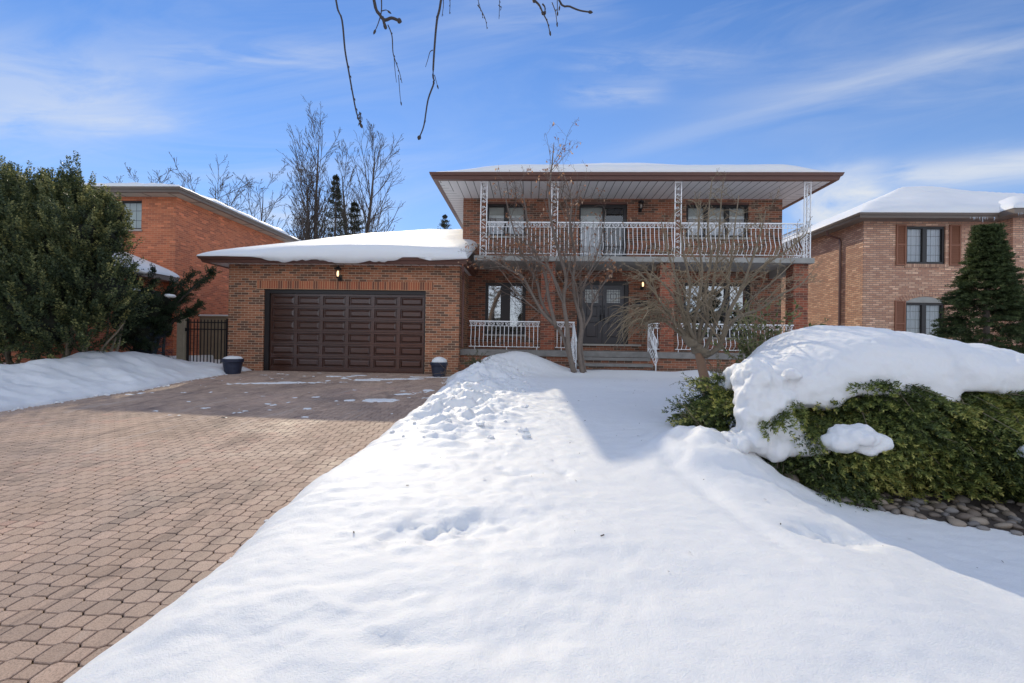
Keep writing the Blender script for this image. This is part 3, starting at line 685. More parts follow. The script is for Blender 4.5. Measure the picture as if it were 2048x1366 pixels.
# upper wall and lower wall
up_holes = [(-1.62, -.19, 5.36, 6.56), (1.66, 3.33, 4.34, 6.58), (5.36, 7.49, 5.36, 6.58)]
lo_holes = [(-1.60, -.17, 1.90, 3.72), (1.63, 3.42, 1.55, 3.82), (5.30, 7.58, 1.90, 3.79)]
mb = MB(); wall(mb, 'x', WY, .16, WX0, WX1, 1.0, 6.70, up_holes+lo_holes)
wall(mb, 'y', WX0+.001, .16, WY+.16, 25.4, 1.0, 6.69); wall(mb, 'y', WX1-.161, .16, WY+.16, 25.4, .4, 6.69)
wall(mb, 'x', 25.4, .16, WX0, WX1, .4, 6.69)
mb.build('wall', M['brick_dark'], house)
window(house, -1.62, -.19, 5.36, 6.50, WY, 2, kind='valance'); window(house, 5.36, 7.49, 5.36, 6.50, WY, 3, kind='valance')
for a, b in ((-1.62, -.19), (5.36, 7.49), (1.66, 3.33)): hd = MB(); hd.box(a, b, WY+.01, WY+.1, 6.502, 6.578); hd.build('window_head', M['fascia'], house)
# sliding balcony door
sd_ = MB(); y = WY+.05
for a, b, zz0, zz1 in ((1.66, 1.72, 4.34, 6.5), (2.49, 2.57, 4.34, 6.5), (3.20, 3.33, 4.34, 6.5)): sd_.box(a, b, y, y+.1, zz0, zz1)
sd_.box(1.72, 2.49, y+.004, y+.1, 6.42, 6.5); sd_.box(2.57, 3.20, y+.004, y+.1, 6.38, 6.5); sd_.box(1.72, 3.2, y+.004, y+.1, 4.34, 4.42)
sdo = sd_.build('sliding_door', M['frame'], house)
g = MB(); g.quad((1.72, y+.05, 4.42), (2.5, y+.05, 4.42), (2.5, y+.05, 6.42), (1.72, y+.05, 6.42)); g.quad((2.56, y+.03, 4.42), (3.2, y+.03, 4.42), (3.2, y+.03, 6.38), (2.56, y+.03, 6.38)); g.build('glass', M['glass'], sdo)
g = MB(); g.quad((1.7, y+.2, 5.75), (2.5, y+.2, 5.75), (2.5, y+.2, 6.45), (1.7, y+.2, 6.45)); g.build('blind', M['blind'], sdo)
g = MB(); g.quad((1.5, y+.7, 4.2), (3.5, y+.7, 4.2), (3.5, y+.7, 6.6), (1.5, y+.7, 6.6)); g.quad((2.5, y+.22, 4.3), (3.3, y+.22, 4.3), (3.3, y+.22, 5.72), (2.5, y+.22, 5.72)); g.build('room_interior', M['room'], sdo)
g = MB(); g.quad((1.7, y+.3, 4.3), (2.5, y+.3, 4.3), (2.5, y+.3, 5.75), (1.7, y+.3, 5.75)); g.build('curtain', M['curtain'], sdo)
# ground floor windows
window(house, -1.60, -.17, 1.90, 3.72, WY, 2, glass='glass_hi', kind='none', fr=.09, mid=.30, deep=1.0)
window(house, 5.30, 7.58, 1.90, 3.79, WY, 3, glass='glass_hi', kind='none', fr=.09, mid=.16, deep=1.0)
# double front door
d0, d1, dz0, dz1 = 1.63, 3.42, 1.62, 3.82; y = WY+.05
fm = MB(); fm.box(d0, d0+.14, y-.03, y+.1, dz0, dz1); fm.box(d1-.14, d1, y-.03, y+.1, dz0, dz1); fm.box(d0+.14, d1-.14, y-.027, y+.1, dz1-.14, dz1)
fm.build('door_frame', M['frame'], house)
xm = (d0+d1)/2
for s_, (a, b) in enumerate(((d0+.145, xm-.006), (xm+.006, d1-.145))):
    lf = MB(); zt = dz1-.145; yy = y+.02; W = b-a
    rects = [(zt-.62, zt-.16), (dz0+1.02-.12, dz0+1.46-.10), (dz0+.18, dz0+.80)]
    gx0, gx1 = a+.14, b-.14
    zs = sorted([dz0+.005, zt]+[q for r_ in rects for q in r_])
    lf.box(a, gx0, yy, yy+.045, dz0+.005, zt); lf.box(gx1, b, yy, yy+.045, dz0+.005, zt)
    for i in range(0, len(zs)-1, 2): lf.box(gx0, gx1, yy+.002, yy+.045, zs[i], zs[i+1])
    for (r0_, r1_) in rects[1:]:
        lf.box(gx0, gx1, yy+.03, yy+.044, r0_, r1_); m_ = .05
        lf.add([(gx0+m_, yy+.029, r0_+m_), (gx1-m_, yy+.029, r0_+m_), (gx1-m_, yy+.029, r1_-m_), (gx0+m_, yy+.029, r1_-m_), (gx0+m_+.03, yy+.012, r0_+m_+.03), (gx1-m_-.03, yy+.012, r0_+m_+.03), (gx1-m_-.03, yy+.012, r1_-m_-.03), (gx0+m_+.03, yy+.012, r1_-m_-.03)],
               [(0, 1, 5, 4), (1, 2, 6, 5), (2, 3, 7, 6), (3, 0, 4, 7), (4, 5, 6, 7)])
    dr_ = lf.build('front_door', M['door'], house)
    gl = MB(); r0_, r1_ = rects[0]; gl.box(gx0, gx1, yy+.02, yy+.03, r0_, r1_); gl.build('leaded_glass', M['blind'], dr_)
    lead = MB(); t_ = .006
    for k in (.10, .90): c = gx0+(gx1-gx0)*k; lead.box(c-t_, c+t_, yy+.012, yy+.019, r0_, r1_)
    for k in (.12, .88): c = r0_+(r1_-r0_)*k; lead.box(gx0, gx1, yy+.013, yy+.018, c-t_, c+t_)
    for k in (.3, .5, .7): c = gx0+(gx1-gx0)*k; lead.box(c-t_*.7, c+t_*.7, yy+.014, yy+.018, r0_, r1_)
    for k in (.35, .65): c = r0_+(r1_-r0_)*k; lead.box(gx0, gx1, yy+.0145, yy+.018, c-t_*.7, c+t_*.7)
    cx_, cz_ = (gx0+gx1)/2, (r0_+r1_)/2
    lead.tube([(cx_+.11*math.cos(t), yy+.014, cz_+.13*math.sin(t)) for t in np.linspace(0, 2*math.pi, 17)], .006, 4)
    lead.build('lead_cames', M['black'], dr_)
    hx = b-.055 if s_ == 0 else a+.055
    hb = MB(); hb.box(hx-.03, hx+.03, yy-.012, yy-.001, dz0+.80, dz0+1.20); hb.tube([(hx, yy-.01, dz0+1.02), (hx, yy-.07, dz0+.98), (hx, yy-.07, dz0+.84), (hx, yy-.01, dz0+.80)], .014, 6)
    hb.box(hx-.03, hx+.03, yy-.02, yy-.001, dz0+1.25, dz0+1.34); hb.build('handle', M['black'], dr_)
rm = MB(); rm.quad((1.5, WY+.3, 1.4), (3.6, WY+.3, 1.4), (3.6, WY+.3, 4), (1.5, WY+.3, 4)); rm.build('hall_interior', M['room'], house)
lantern(house, 1.18, WY, 3.70, 1.0, True); lantern(house, 3.86, WY, 3.70, 1.15, True); lantern(house, 3.76, WY, 6.40, 1.15, False)
# letter box
mb = MB(); mb.box(3.62, 4.05, WY-.12, WY-.002, 2.93, 3.10); mb.add([(3.61, WY-.14, 3.10), (4.06, WY-.14, 3.10), (4.06, WY-.002, 3.17), (3.61, WY-.002, 3.17), (3.61, WY-.002, 3.10), (4.06, WY-.002, 3.10)], [(0, 1, 2, 3), (0, 3, 4), (1, 5, 2), (0, 4, 5, 1)])
mb.build('letter_box', M['black'], house)
# porch: brick base, coping, floor, steps
SX0, SX1 = 1.42, 3.66
mb = MB(); wall(mb, 'x', 14.34, .15, -2.19, SX0, .3, 1.19); wall(mb, 'x', 14.34, .15, SX1, 8.62, .3, 1.19)
wall(mb, 'x', 13.42, .12, SX0+.05, SX1-.05, .3, .80)
for k, (yy, z0_, z1_) in enumerate(((13.98, 1.02-.06, 1.20-.06), (13.70, .84-.05, 1.02-.06))): mb.box(SX0+.06, SX1-.06, yy, yy+.3, .4, z1_-.001)
mb.box(8.46, 8.61, 14.50, 16, .3, 1.18); mb.build('porch_base', M['brick_dark'], house)
mb = MB(); mb.box(-2.19, SX0-.001, 14.27, 15.2, 1.19, 1.38); mb.box(SX1+.001, 8.66, 14.27, 15.2, 1.19, 1.38); mb.box(SX0, SX1, 14.255, 15.2, 1.20, 1.376); mb.box(-2.19, 8.6, 15.2, 16, 1.19, 1.377)
mb.build('porch_floor', M['stone'], house)
mb = MB(); mb.box(SX0, SX1, 13.94, 14.25, 1.10, 1.19); mb.box(SX0, SX1, 13.64, 13.96, .93, 1.015); mb.box(SX0, SX1, 13.36, 13.67, .77, .845)
mb.build('step', M['stone'], house)
mb = MB(); mb.box(1.55, 3.70, 15.55, 16.03, 1.38, 1.545); mb.build('door_step', M['brick_dark'], house)
mb = MB(); mb.box(1.50, 3.75, 15.50, 16.05, 1.546, 1.61); mb.build('door_sill', M['sill'], house)
# pillars
for (a, b) in ((.33, .77), (4.05, 4.50), (8.14, 8.58)):
    mb = MB(); mb.box(a, b, 14.42, 14.86, 1.381, 4.178); mb.build('pillar', M['brick_pillar'], house)
# balcony slab and beam
mb = MB(); mb.box(-1.80, 8.67, 14.26, 15.998, 4.18, 4.335); mb.build('balcony_slab', M['concrete'], house)
mb = MB(); mb.box(8.2, 8.52, 14.87, 15.998, 3.95, 4.178); mb.build('porch_beam', M['concrete'], house)

# ---- ironwork
def baluster_mesh(h, belly=.11):
    prof = [(0, 0), (0, -.03), (.0, -.07), (-.35*belly, -.115), (-.75*belly, -.17), (-belly, -.24), (-.97*belly, -.32), (-.72*belly, -.42), (-.42*belly, -.52), (-.18*belly, -.64), (-.05*belly, -.78), (0, -.92), (0, -1)]
    # z measured from the bottom up
    pts = [(0, d, h*(-q)) for d, q in [(p[0], p[1]) for p in prof]]
    m_ = MB(); m_.tube(pts, .0105, 5); return m_
def sscroll(mb, p0, ax, w_, h, flip=1):
    """two C curls joined as a lying S between rails, along axis ax (unit vector)"""
    pts = []
    for t in np.linspace(-1, 1, 21):
        a = t*2.6; r_ = h*.42*(1-.45*abs(t)) if abs(t) > .45 else None
        pts.append((t*w_*.5*(1 if abs(t) < .6 else 1.2-.33*abs(t)), h*.36*math.sin(t*4.2)*flip))
    mb.tube([np.array(p0)+np.array(ax)*q[0]+np.array((0, 0, q[1]+h/2)) for q in pts], .0075, 4)
def curl(mb, c, ax, r, s=1, turns=1.25):
    pts = []
    for t in np.linspace(0, 1, 14):
        a = t*turns*2*math.pi; rr = r*(1-.62*t); pts.append(np.array(c)+np.array(ax)*rr*math.cos(a)*s+np.array((0, 0, rr*math.sin(a))))
    mb.tube(pts, .007, 4)
BAL = {}
def railing(name, A_, B_, z0, ztop, gap=.135, individuals=True, legs=(), belly=.11, out=(0, -1, 0), label=None):
    """fence section from A_ to B_ (x,y): handrail, rails, curls, balusters"""
    A_ = np.array((*A_, 0.)); B_ = np.array((*B_, 0.)); L = np.linalg.norm(B_-A_); ax = (B_-A_)/L; out = np.array(out, float)
    zb = z0+.09; zm = ztop-.145
    mb = MB(); Zv = np.array((0, 0, 1.0))
    def bar(a, b, w1, h1, mb_=mb):
        a = np.array(a); b = np.array(b); d = (b-a)/np.linalg.norm(b-a); n = np.cross(d, Zv); n /= np.linalg.norm(n); u_ = np.cross(n, d)
        v = [p+n*sx*w1/2+u_*sz*h1/2 for p in (a, b) for sx in (-1, 1) for sz in (-1, 1)]
        mb_.add(v, [(0, 1, 3, 2), (4, 6, 7, 5), (0, 4, 5, 1), (2, 3, 7, 6), (0, 2, 6, 4), (1, 5, 7, 3)])
    bar(A_+Zv*ztop, B_+Zv*ztop, .045, .032)
    root = mb.build(name, M['white'], house)
    if label: root['label'] = label
    r2 = MB(); bar(A_+Zv*zm, B_+Zv*zm, .022, .014, r2); bar(A_+Zv*zb, B_+Zv*zb, .026, .016, r2)
    for q in legs: p = A_+ax*q; r2.tube([p+Zv*z0, p+Zv*zb], .011, 4)
    r2.build('rail', M['white'], root)
    n = max(2, int(round(L/gap))); cm = MB(); k = max(1, int(round(L/.27)))
    for i in range(k):
        c = A_+ax*(L*(i+.5)/k)+Zv*((zm+ztop)/2-.005); w_ = L/k
        curl(cm, c-ax*w_*.19, ax, .052, -1); curl(cm, c+ax*w_*.19, ax, .052, 1)
        cm.tube([c-ax*w_*.42+Zv*.045, c-ax*w_*.3-Zv*.05, c-Zv*.055, c+ax*w_*.3-Zv*.05, c+ax*w_*.42+Zv*.045], .007, 4)
    cm.build('scrollwork', M['white'], root)
    h = zm-zb; me = None; grp = MB()
    for i in range(n):
        p = A_+ax*(L*(i+.5)/n)
        if individuals:
            key = round(h, 3)
            if key not in BAL:
                o = baluster_mesh(h, belly).build('baluster', M['white'], root); BAL[key] = o
            else: o = BAL[key].copy(); C.objects.link(o); o.parent = root
            # mesh built at world coords minus house origin: shift
            o.location = Vector(p+Zv*zb)
            o.rotation_euler[2] = math.atan2(out[1], out[0])+math.pi/2
            if o is BAL[key]: pass
        else:
            t = baluster_mesh(h, belly); v = t.v[0]
            nb = np.cross(Zv, out); w2 = v[:, :1]*nb+(-v[:, 1:2])*out+v[:, 2:]*Zv+p+Zv*zb; grp.add(w2, t.f)
    if not individuals: grp.build('balusters', M['white'], root)['kind'] = 'stuff'
    return root
H0 = ORG[house.name]
def fix_balusters():
    for key, o in BAL.items():      # mesh local coordinates: baluster foot at its own origin
        me = o.data; n = len(me.vertices); co = np.empty(n*3); me.vertices.foreach_get('co', co); co = co.reshape(-1, 3)+H0; me.vertices.foreach_set('co', co.ravel()); me.update()
    for o in bpy.data.objects:
        if o.name.startswith('baluster') and not o.name.startswith('balusters'): o.location = Vector(np.array(o.location)-H0)
ZF, ZR = 4.335, 5.41
posts = [-1.56, .83, 4.60, 8.56]
pair = .19
def lattice_post(x, y, z0, z1, name='balcony_post', both=False, w=.19):
    mb = MB(); mb.box(x-.014, x+.014, y-.014, y+.014, z0, z1); mb.box(x+w-.014, x+w+.014, y-.014, y+.014, z0, z1)
    if both: mb.box(x+w-.014, x+w+.014, y+w-.014, y+w+.014, z0, z1)
    mb.box(x-.03, x+w+.03, y-.03, y+.03, z0, z0+.02); mb.box(x-.03, x+w+.03, y-.03, y+.03, z1-.02, z1)
    o = mb.build(name, M['white'], house); c = MB()
    n = int((z1-z0)/.36)
    for i in range(n):
        zc = z0+.2+(z1-z0-.3)*i/max(1, n-1); xc = x+w/2; hh = .15; sg = 1 if i % 2 else -1
        pts = [(xc+sg*(w*.36)*math.sin(t*math.pi*1.0), y, zc+hh*t) for t in np.linspace(-1, 1, 13)]; c.tube(pts, .008, 4)
        curl(c, (xc-sg*w*.12, y, zc+hh*.72), (1, 0, 0), .042, sg); curl(c, (xc+sg*w*.12, y, zc-hh*.72), (1, 0, 0), .042, -sg)
        if both: c.tube([(x+w, y+w/2+sg*(w*.36)*math.sin(t*math.pi), zc+hh*t) for t in np.linspace(-1, 1, 9)], .008, 4)
    c.build('scrollwork', M['white'], o); return o
PY = 14.36
for (xx, b_) in ((-1.62, False), (.62, False), (4.46, False), (8.40, True)): lattice_post(xx, PY, ZF, 6.69, both=b_)
railing('balcony_railing', (-1.41, PY), (.60, PY), ZF, ZR, legs=(.9, 1.5)); railing('balcony_railing', (.83, PY), (4.44, PY), ZF, ZR, legs=(.6, 1.8, 2.9))
railing('balcony_railing', (4.67, PY), (8.38, PY), ZF, ZR, legs=(.7, 1.9, 3.1))
railing('balcony_railing', (8.59, PY+.2), (8.59, 15.97), ZF, ZR, individuals=False, out=(1, 0, 0), legs=(.1, 1.5), belly=.16)
railing('porch_railing', (-1.93, 14.36), (.31, 14.36), 1.38, 2.27, legs=(.18, 1.2, 2.15), belly=.09)
railing('porch_railing', (.79, 14.36), (1.40, 14.36), 1.38, 2.27, individuals=False, legs=(.2,), belly=.09)
railing('porch_railing', (3.66, 14.36), (4.03, 14.36), 1.38, 2.27, individuals=False, legs=(.1,), belly=.09)
railing('porch_railing', (4.52, 14.36), (8.12, 14.36), 1.38, 2.27, individuals=False, legs=(.1, 1.2, 2.3, 3.4), belly=.09)
def stair_rail(x):
    mb = MB(); a = np.array((x, 14.33, 2.27)); b = np.array((x, 13.42, 1.74))
    mb.tube([a, b, (x, 13.36, 1.66)], .02, 6); mb.tube([(x, 13.42, .80), b], .014, 4); mb.tube([(x, 14.33, 1.38), a], .014, 4)
    lo = np.array((x, 14.33, 1.50)); l2 = np.array((x, 13.42, .95)); mb.tube([lo, l2], .009, 4)
    o = mb.build('stair_railing', M['white'], house); c = MB()
    for t in np.linspace(.1, .9, 7): c.tube([a*(1-t)+b*t-np.array((0, 0, q))+np.array((bl*(1 if x > 2 else -1), 0, 0)) for q, bl in ((0, 0), (.25, .0), (.45, .05), (.6, .08), (.7, .05), (.78, 0))], .008, 4)
    c.build('stair_balusters', M['white'], o)
stair_rail(SX0-.06); stair_rail(SX1+.02)
fix_balusters()
# main roof
rc = (-3.12, 9.28, 14.12, 26.2)
eaves(house, rc, 6.68, .20, .14, 'fascia', (.69, .66, 1.88, .7))
hip(house, (rc[0]+.05, rc[1]-.05, rc[2]+.05, rc[3]-.05), 6.86, .30)
def t_main(X, Y):
    e = np.minimum(sst(rc[0]-.1, rc[0]+2.6, X), sst(rc[1]+.1, rc[1]-1.7, X))
    return .06+.25*e+.04*fbm(X*.6, Y*.5, 3, 17)+.30*np.exp(-((X-3.2)/3.2)**2)*sst(14.1, 17.0, Y)
roof_snow('roof_snow', 'thick snow slab lying on the low hip roof of the two-storey brown brick house', rc, 6.875, .30, .26, tfun=t_main, over=.03, er=.45)

# ================================================================== garage wing
GX0, GX1, GY = -9.53, -2.20, 14.0
mb = MB(); wall(mb, 'x', GY, .18, GX0, GX1, .3, 3.95, [(-8.39, -3.25, .3, 3.17)])
wall(mb, 'y', GX0+.001, .18, GY+.18, 24.5, .3, 3.94); wall(mb, 'y', GX1-.181, .18, GY+.18, 16, .3, 3.94); wall(mb, 'x', 24.5, .18, GX0, WX0, .3, 3.94)
mb.build('garage_wall', M['brick'], house)
mb = MB(); mb.box(-8.62, -3.02, GY-.012, GY+.01, 3.171, 3.43); mb.build('brick_lintel', M['soldier'], house)
fm = MB(); fm.box(-8.39, -8.24, GY+.05, GY+.30, .56, 3.17); fm.box(-3.30, -3.25, GY+.05, GY+.30, .56, 3.17); fm.box(-8.24, -3.30, GY+.053, GY+.30, 3.05, 3.17); fm.build('garage_door_frame', M['frame'], house)
gd = MB(); gx0, gx1, gz0, gz1 = -8.235, -3.305, .585, 3.045; yy = GY+.12
W, H = (gx1-gx0), (gz1-gz0); nc, nr = 6, 6; st = .10; rl = .10; sm_ = .05
pw = (W-2*sm_-(nc-1)*st)/nc; bot = .15; ph = (H-bot-.07-(nr-1)*rl)/nr
gd.box(gx0, gx0+sm_, yy, yy+.04, gz0, gz1); gd.box(gx1-sm_, gx1, yy, yy+.04, gz0, gz1)
gd.box(gx0+sm_, gx1-sm_, yy, yy+.04, gz0, gz0+bot); gd.box(gx0+sm_, gx1-sm_, yy, yy+.04, gz1-.07, gz1)
for r_ in range(nr):
    z0_ = gz0+bot+r_*(ph+rl); z1_ = z0_+ph
    if r_ < nr-1:
        gd.box(gx0+sm_, gx1-sm_, yy, yy+.04, z1_, z1_+rl*.46); gd.box(gx0+sm_, gx1-sm_, yy-.003, yy+.04, z1_+rl*.54, z1_+rl)
    for c_ in range(nc):
        x0_ = gx0+sm_+c_*(pw+st); x1_ = x0_+pw
        if c_ < nc-1: gd.box(x1_, x1_+st, yy+.002, yy+.04, z0_, z1_)
        ins = [(0, .0), (.016, .045), (.034, .045), (.085, .006)]; v = []; f = []
        for k, (i_, d_) in enumerate(ins): v += [(x0_+i_, yy+d_, z0_+i_), (x1_-i_, yy+d_, z0_+i_), (x1_-i_, yy+d_, z1_-i_), (x0_+i_, yy+d_, z1_-i_)]
        for k in range(3):
            for q in range(4): f.append((k*4+q, k*4+(q+1) % 4, k*4+4+(q+1) % 4, k*4+4+q))
        f.append((12, 13, 14, 15)); gd.add(v, f)
gd.build('garage_door', M['garage_door'], house)
mb = MB(); mb.quad((-8.6, GY+.5, .3), (-3, GY+.5, .3), (-3, GY+.5, 3.4), (-8.6, GY+.5, 3.4)); mb.build('garage_interior', M['room'], house)
lantern(house, P(681, 548, 14)[0], GY, 3.66, 1.25, True)
grc = (-10.12, -1.95, 13.6, 25.0)
eaves(house, grc, 3.93, .17, .12, 'fascia', (.59, .25, .42, .6))
# garage roof: hip on the left, running into the house on the right
def g_h(X, Y): return np.maximum(np.minimum(X-grc[0], np.minimum(Y-grc[2], grc[3]-Y))*.36, -.02)
def gar_roof():
    mb = MB(); x0, x1, y0, y1 = grc[0]+.04, grc[1]-.04, grc[2]+.04, grc[3]-.04; hy = (y1-y0)/2; z0_ = 4.08; zr = z0_+hy*.36
    v = [(x0, y0, z0_), (x1, y0, z0_), (x1, y1, z0_), (x0, y1, z0_), (x0+hy, (y0+y1)/2, zr), (x1, (y0+y1)/2, zr)]
    mb.add(v, [(0, 1, 5, 4), (1, 2, 5), (2, 3, 4, 5), (3, 0, 4), (3, 2, 1, 0)]); mb.build('garage_roof', M['shingle'], house)
gar_roof()
def t_gar(X, Y): return .09+.17*sst(-10.2, -7.0, X)*1.0+.13*np.exp(-((X+5.0)/2.6)**2)*(1-sst(13.5, 16, Y))+.06*fbm(X*.5, Y*.5, 3, 27)+.04
def d_gar(X): 
    k = fbm(X*.9, 0*X+3.3, 4, 71, .6)
    return np.clip(-.02+.20*np.exp(-((X+5.2)/2.7)**2)+.22*k*sst(-9, -7.4, X)*(1-sst(-3.6, -2.6, X)), -.01, .19)
roof_snow('roof_snow', 'smooth wedge of snow drooping over the brown gutter above the double garage door', (grc[0]-.02, grc[1]-.02, grc[2]-.06, grc[3]), 4.10, .36, .2, res=.09, over=.07, hfun=g_h, tfun=t_gar, dfun=d_gar, er=.42)
# downspouts
def downspout(parent, pts, mname='fascia', r=.042):
    mb = MB(); mb.tube(pts, r, 6); return mb.build('downspout', M[mname], parent)
downspout(house, [(-2.06, 13.66, 3.93), (-2.06, 13.72, 3.75), (-2.10, 14.1, 3.55), (-2.12, 14.15, 3.4), (-2.12, 14.15, 1.45)])
downspout(house, [(4.22, 15.93, 4.17), (4.22, 15.93, 1.4)])

# ================================================================== house to the right
rh = empty('tan_brick_house', (17, 17.5, .58), 'light tan brick house at the right with brown shutters and an arched lower window', 'house')
RX, RY = 12.41, 17.5
BX = 17.22; BY = 16.95
rho = [(13.97, 15.38, 4.78, 6.19), (13.97, 15.38, 1.75, 3.34)]
mb = MB(); wall(mb, 'x', RY, .16, RX, BX, .3, 6.42, rho)
wall(mb, 'y', RX+.001, .16, RY+.16, 30.5, .3, 6.41); wall(mb, 'y', BX+.001, .16, BY+.162, RY-.002, .3, 6.418); wall(mb, 'x', BY, .16, BX+.002, 27, .3, 6.42, [(18.15, 19.55, 4.7, 6.1), (18.0, 19.8, 1.5, 3.3)]); wall(mb, 'y', 27, .16, BY, 30.5, .3, 6.41); wall(mb, 'x', 30.5, .16, RX, 27, .3, 6.41)
mb.build('wall', M['brick_tan'], rh)
window(rh, 13.97, 15.38, 4.78, 6.19, RY, 2, glass='glass', kind='curtain', grid=(3, 4), mid=.16, sill=False)
window(rh, 18.15, 19.55, 4.7, 6.1, BY, 2, kind='curtain', grid=(3, 4), mid=.16, sill=False)
window(rh, 18.0, 19.8, 1.5, 3.3, BY, 2, kind='curtain', grid=(3, 4), mid=.16, sill=False)
wn = window(rh, 13.97, 15.38, 1.75, 3.34, RY, 2, glass='glass', kind='curtain', grid=(3, 5), mid=.16, sill=False)
# arched head over the lower window: fan of bricks and a grey panel
def arch(x0, x1, zs, rise, y, name='arch'):
    w_ = (x1-x0)/2; xc = (x0+x1)/2; Rr = (w_*w_+rise*rise)/(2*rise); zc = zs+rise-Rr; a0 = math.asin(w_/Rr)
    mb = MB(); n = 16; pts = [(xc+Rr*math.sin(a0*(2*i/n-1)), y-.004, zc+Rr*math.cos(a0*(2*i/n-1))) for i in range(n+1)]
    v = pts+[(p[0], y-.004, zs-.002) for p in pts]; mb.add(v, [(i, i+1, n+2+i, n+1+i) for i in range(n)]); mb.build('arch_panel', M['concrete'], rh)
    mb = MB(); nb = 19; a1 = a0*1.08
    for i in range(nb):
        t0, t1 = a1*(2*(i+.06)/nb-1), a1*(2*(i+.94)/nb-1); q = []
        for yy_ in (y-.02, y+.02):
            for rr in (Rr+.01, Rr+.25): q += [(xc+rr*math.sin(t0), yy_, zc+rr*math.cos(t0)), (xc+rr*math.sin(t1), yy_, zc+rr*math.cos(t1))]
        mb.add(q, [(0, 1, 3, 2), (4, 6, 7, 5), (0, 4, 5, 1), (2, 3, 7, 6), (0, 2, 6, 4), (1, 5, 7, 3)])
    mb.build('brick_arch', M['brick_tan'], rh)
arch(13.93, 15.42, 3.34, .22, RY); arch(17.95, 19.85, 3.3, .28, BY)
mb = MB(); mb.box(13.9, 15.45, RY-.02, RY+.03, 4.63, 4.778); mb.build('brick_sill', M['brick_tan_v'], rh)
mb = MB(); mb.box(13.9, 15.45, RY-.02, RY+.03, 1.6, 1.748); mb.build('brick_sill', M['brick_tan_v'], rh)
def shutter(x0, x1, z0, z1, y):
    mb = MB(); f_ = .05; mb.box(x0, x0+f_, y-.045, y-.004, z0, z1); mb.box(x1-f_, x1, y-.045, y-.004, z0, z1)
    for a, b in ((z0, z0+f_), ((z0+z1)/2-f_/2, (z0+z1)/2+f_/2), (z1-f_, z1)): mb.box(x0+f_, x1-f_, y-.043, y-.004, a, b)
    n = int((z1-z0)/.06)
    for i in range(n):
        zc = z0+(z1-z0)*(i+.5)/n; mb.add([(x0+f_, y-.04, zc-.026), (x1-f_, y-.04, zc-.026), (x1-f_, y-.012, zc+.026), (x0+f_, y-.012, zc+.026)], [(0, 1, 2, 3)])
    mb.quad((x0+f_, y-.008, z0), (x1-f_, y-.008, z0), (x1-f_, y-.008, z1), (x0+f_, y-.008, z1)); return mb.build('shutter', M['shutter'], rh)
shutter(13.58, 13.94, 4.72, 6.24, RY); shutter(15.50, 15.90, 4.72, 6.24, RY); shutter(13.56, 13.94, 1.7, 3.40, RY); shutter(17.72, 18.10, 4.6, 6.15, BY); shutter(19.6, 19.98, 4.6, 6.15, BY); shutter(17.56, 17.93, 1.5, 3.4, BY)
rrc = (11.95, 27.5, 17.02, 31)
eaves(rh, rrc, 6.40, .17, .12, 'fascia_grey', (.5, .5, .5, .5), 'soffit_g', 'soffit_g') if 0 else None
M['soffit_g'] = plain('taupe_soffit', (.17, .14, .12), .6, .12, 3)
eaves(rh, rrc, 6.36, .17, .12, 'fascia_grey', (.46, .5, .48, .5), 'soffit_g', 'soffit_g')
mb = MB(); mb.box(16.75, 27.6, 16.45, 17.0, 6.37, 6.55); mb.build('bay_eaves', M['fascia_grey'], rh)
hip(rh, (rrc[0]+.04, rrc[1]-.04, rrc[2]+.04, rrc[3]-.04), 6.52, .46)
mb = MB(); mb.add([(16.8, 16.5, 6.56), (27.5, 16.5, 6.56), (27.5, 19, 7.7), (19.3, 19, 7.7), (16.8, 17.05, 6.56)], [(0, 1, 2, 3), (0, 3, 4)]); mb.build('bay_roof', M['shingle'], rh)
def h_r(X, Y):
    a = roof_h(X, Y, rrc, .46); b = np.minimum(np.minimum((X-16.75), (Y-16.45)), 3)*.46
    return np.maximum(np.maximum(a, np.where((X > 16.75), b, -1)), -.02)
def t_r(X, Y):
    k = .10+.08*sst(12, 14, X)+.12*fbm(X*.6, Y*.5, 4, 37)+.10*np.exp(-((X-15.6)/1.2)**2-((Y-18.6)/1.2)**2)
    bare = gs(X, Y, 15.6, 24.6, .55, 1.0, 1, -.78)+gs(X, Y, 12.9+.6, 21.5, .35, .5, .0)
    return np.where(X > 0, k*(1-np.clip(bare*1.4, 0, 1))-.06*np.clip(bare, 0, 1), k)
# rectangular main part
roof_snow('roof_snow', 'uneven snow with a bare shingle patch on the roof of the light tan brick house', rrc, 6.53, .46, .2, res=.16, over=.03, hfun=lambda X, Y: np.maximum(roof_h(X, Y, rrc, .46), -.02), tfun=t_r, er=.4)
roof_snow('roof_snow', 'small snow slab over the projecting front part of the tan brick house at the right edge', (16.8, 27.5, 16.5, 20.5), 6.57, .46, .16, res=.2, over=.0, hfun=lambda X, Y: np.minimum(np.minimum(X-16.8, Y-16.5), 20.7-Y)*.46, er=.35)
# downspout with a bare elbow on the side wall
downspout(rh, [(12.02, 19.0, 6.36), (12.06, 19.0, 6.2), (12.36, 18.75, 6.0), (12.36, 18.7, 5.85), (12.36, 18.7, .6)], 'fascia', .045)
ic = MB(); rg2 = np.random.default_rng(8)
for k in range(26):
    xx = 15.7+rg2.random()*1.4 if k < 18 else 16.9+rg2.random()*.5; ln = .05+.16*rg2.random(); yy_ = 16.93 if xx < 16.8 else 16.40; ic.tube([(xx, yy_, 6.38), (xx+.004, yy_, 6.38-ln)], [.012, .002], 5)
def _ice(t, b): b.inputs['Base Color'].default_value = (.8, .86, .92, 1); b.inputs['Roughness'].default_value = .1; b.inputs['Transmission Weight'].default_value = .6
M['ice'] = mat('ice', _ice)
tag(ic.build('icicles', M['ice']), 'row of small icicles hanging from the taupe gutter of the tan brick house', 'icicles', kind='stuff')

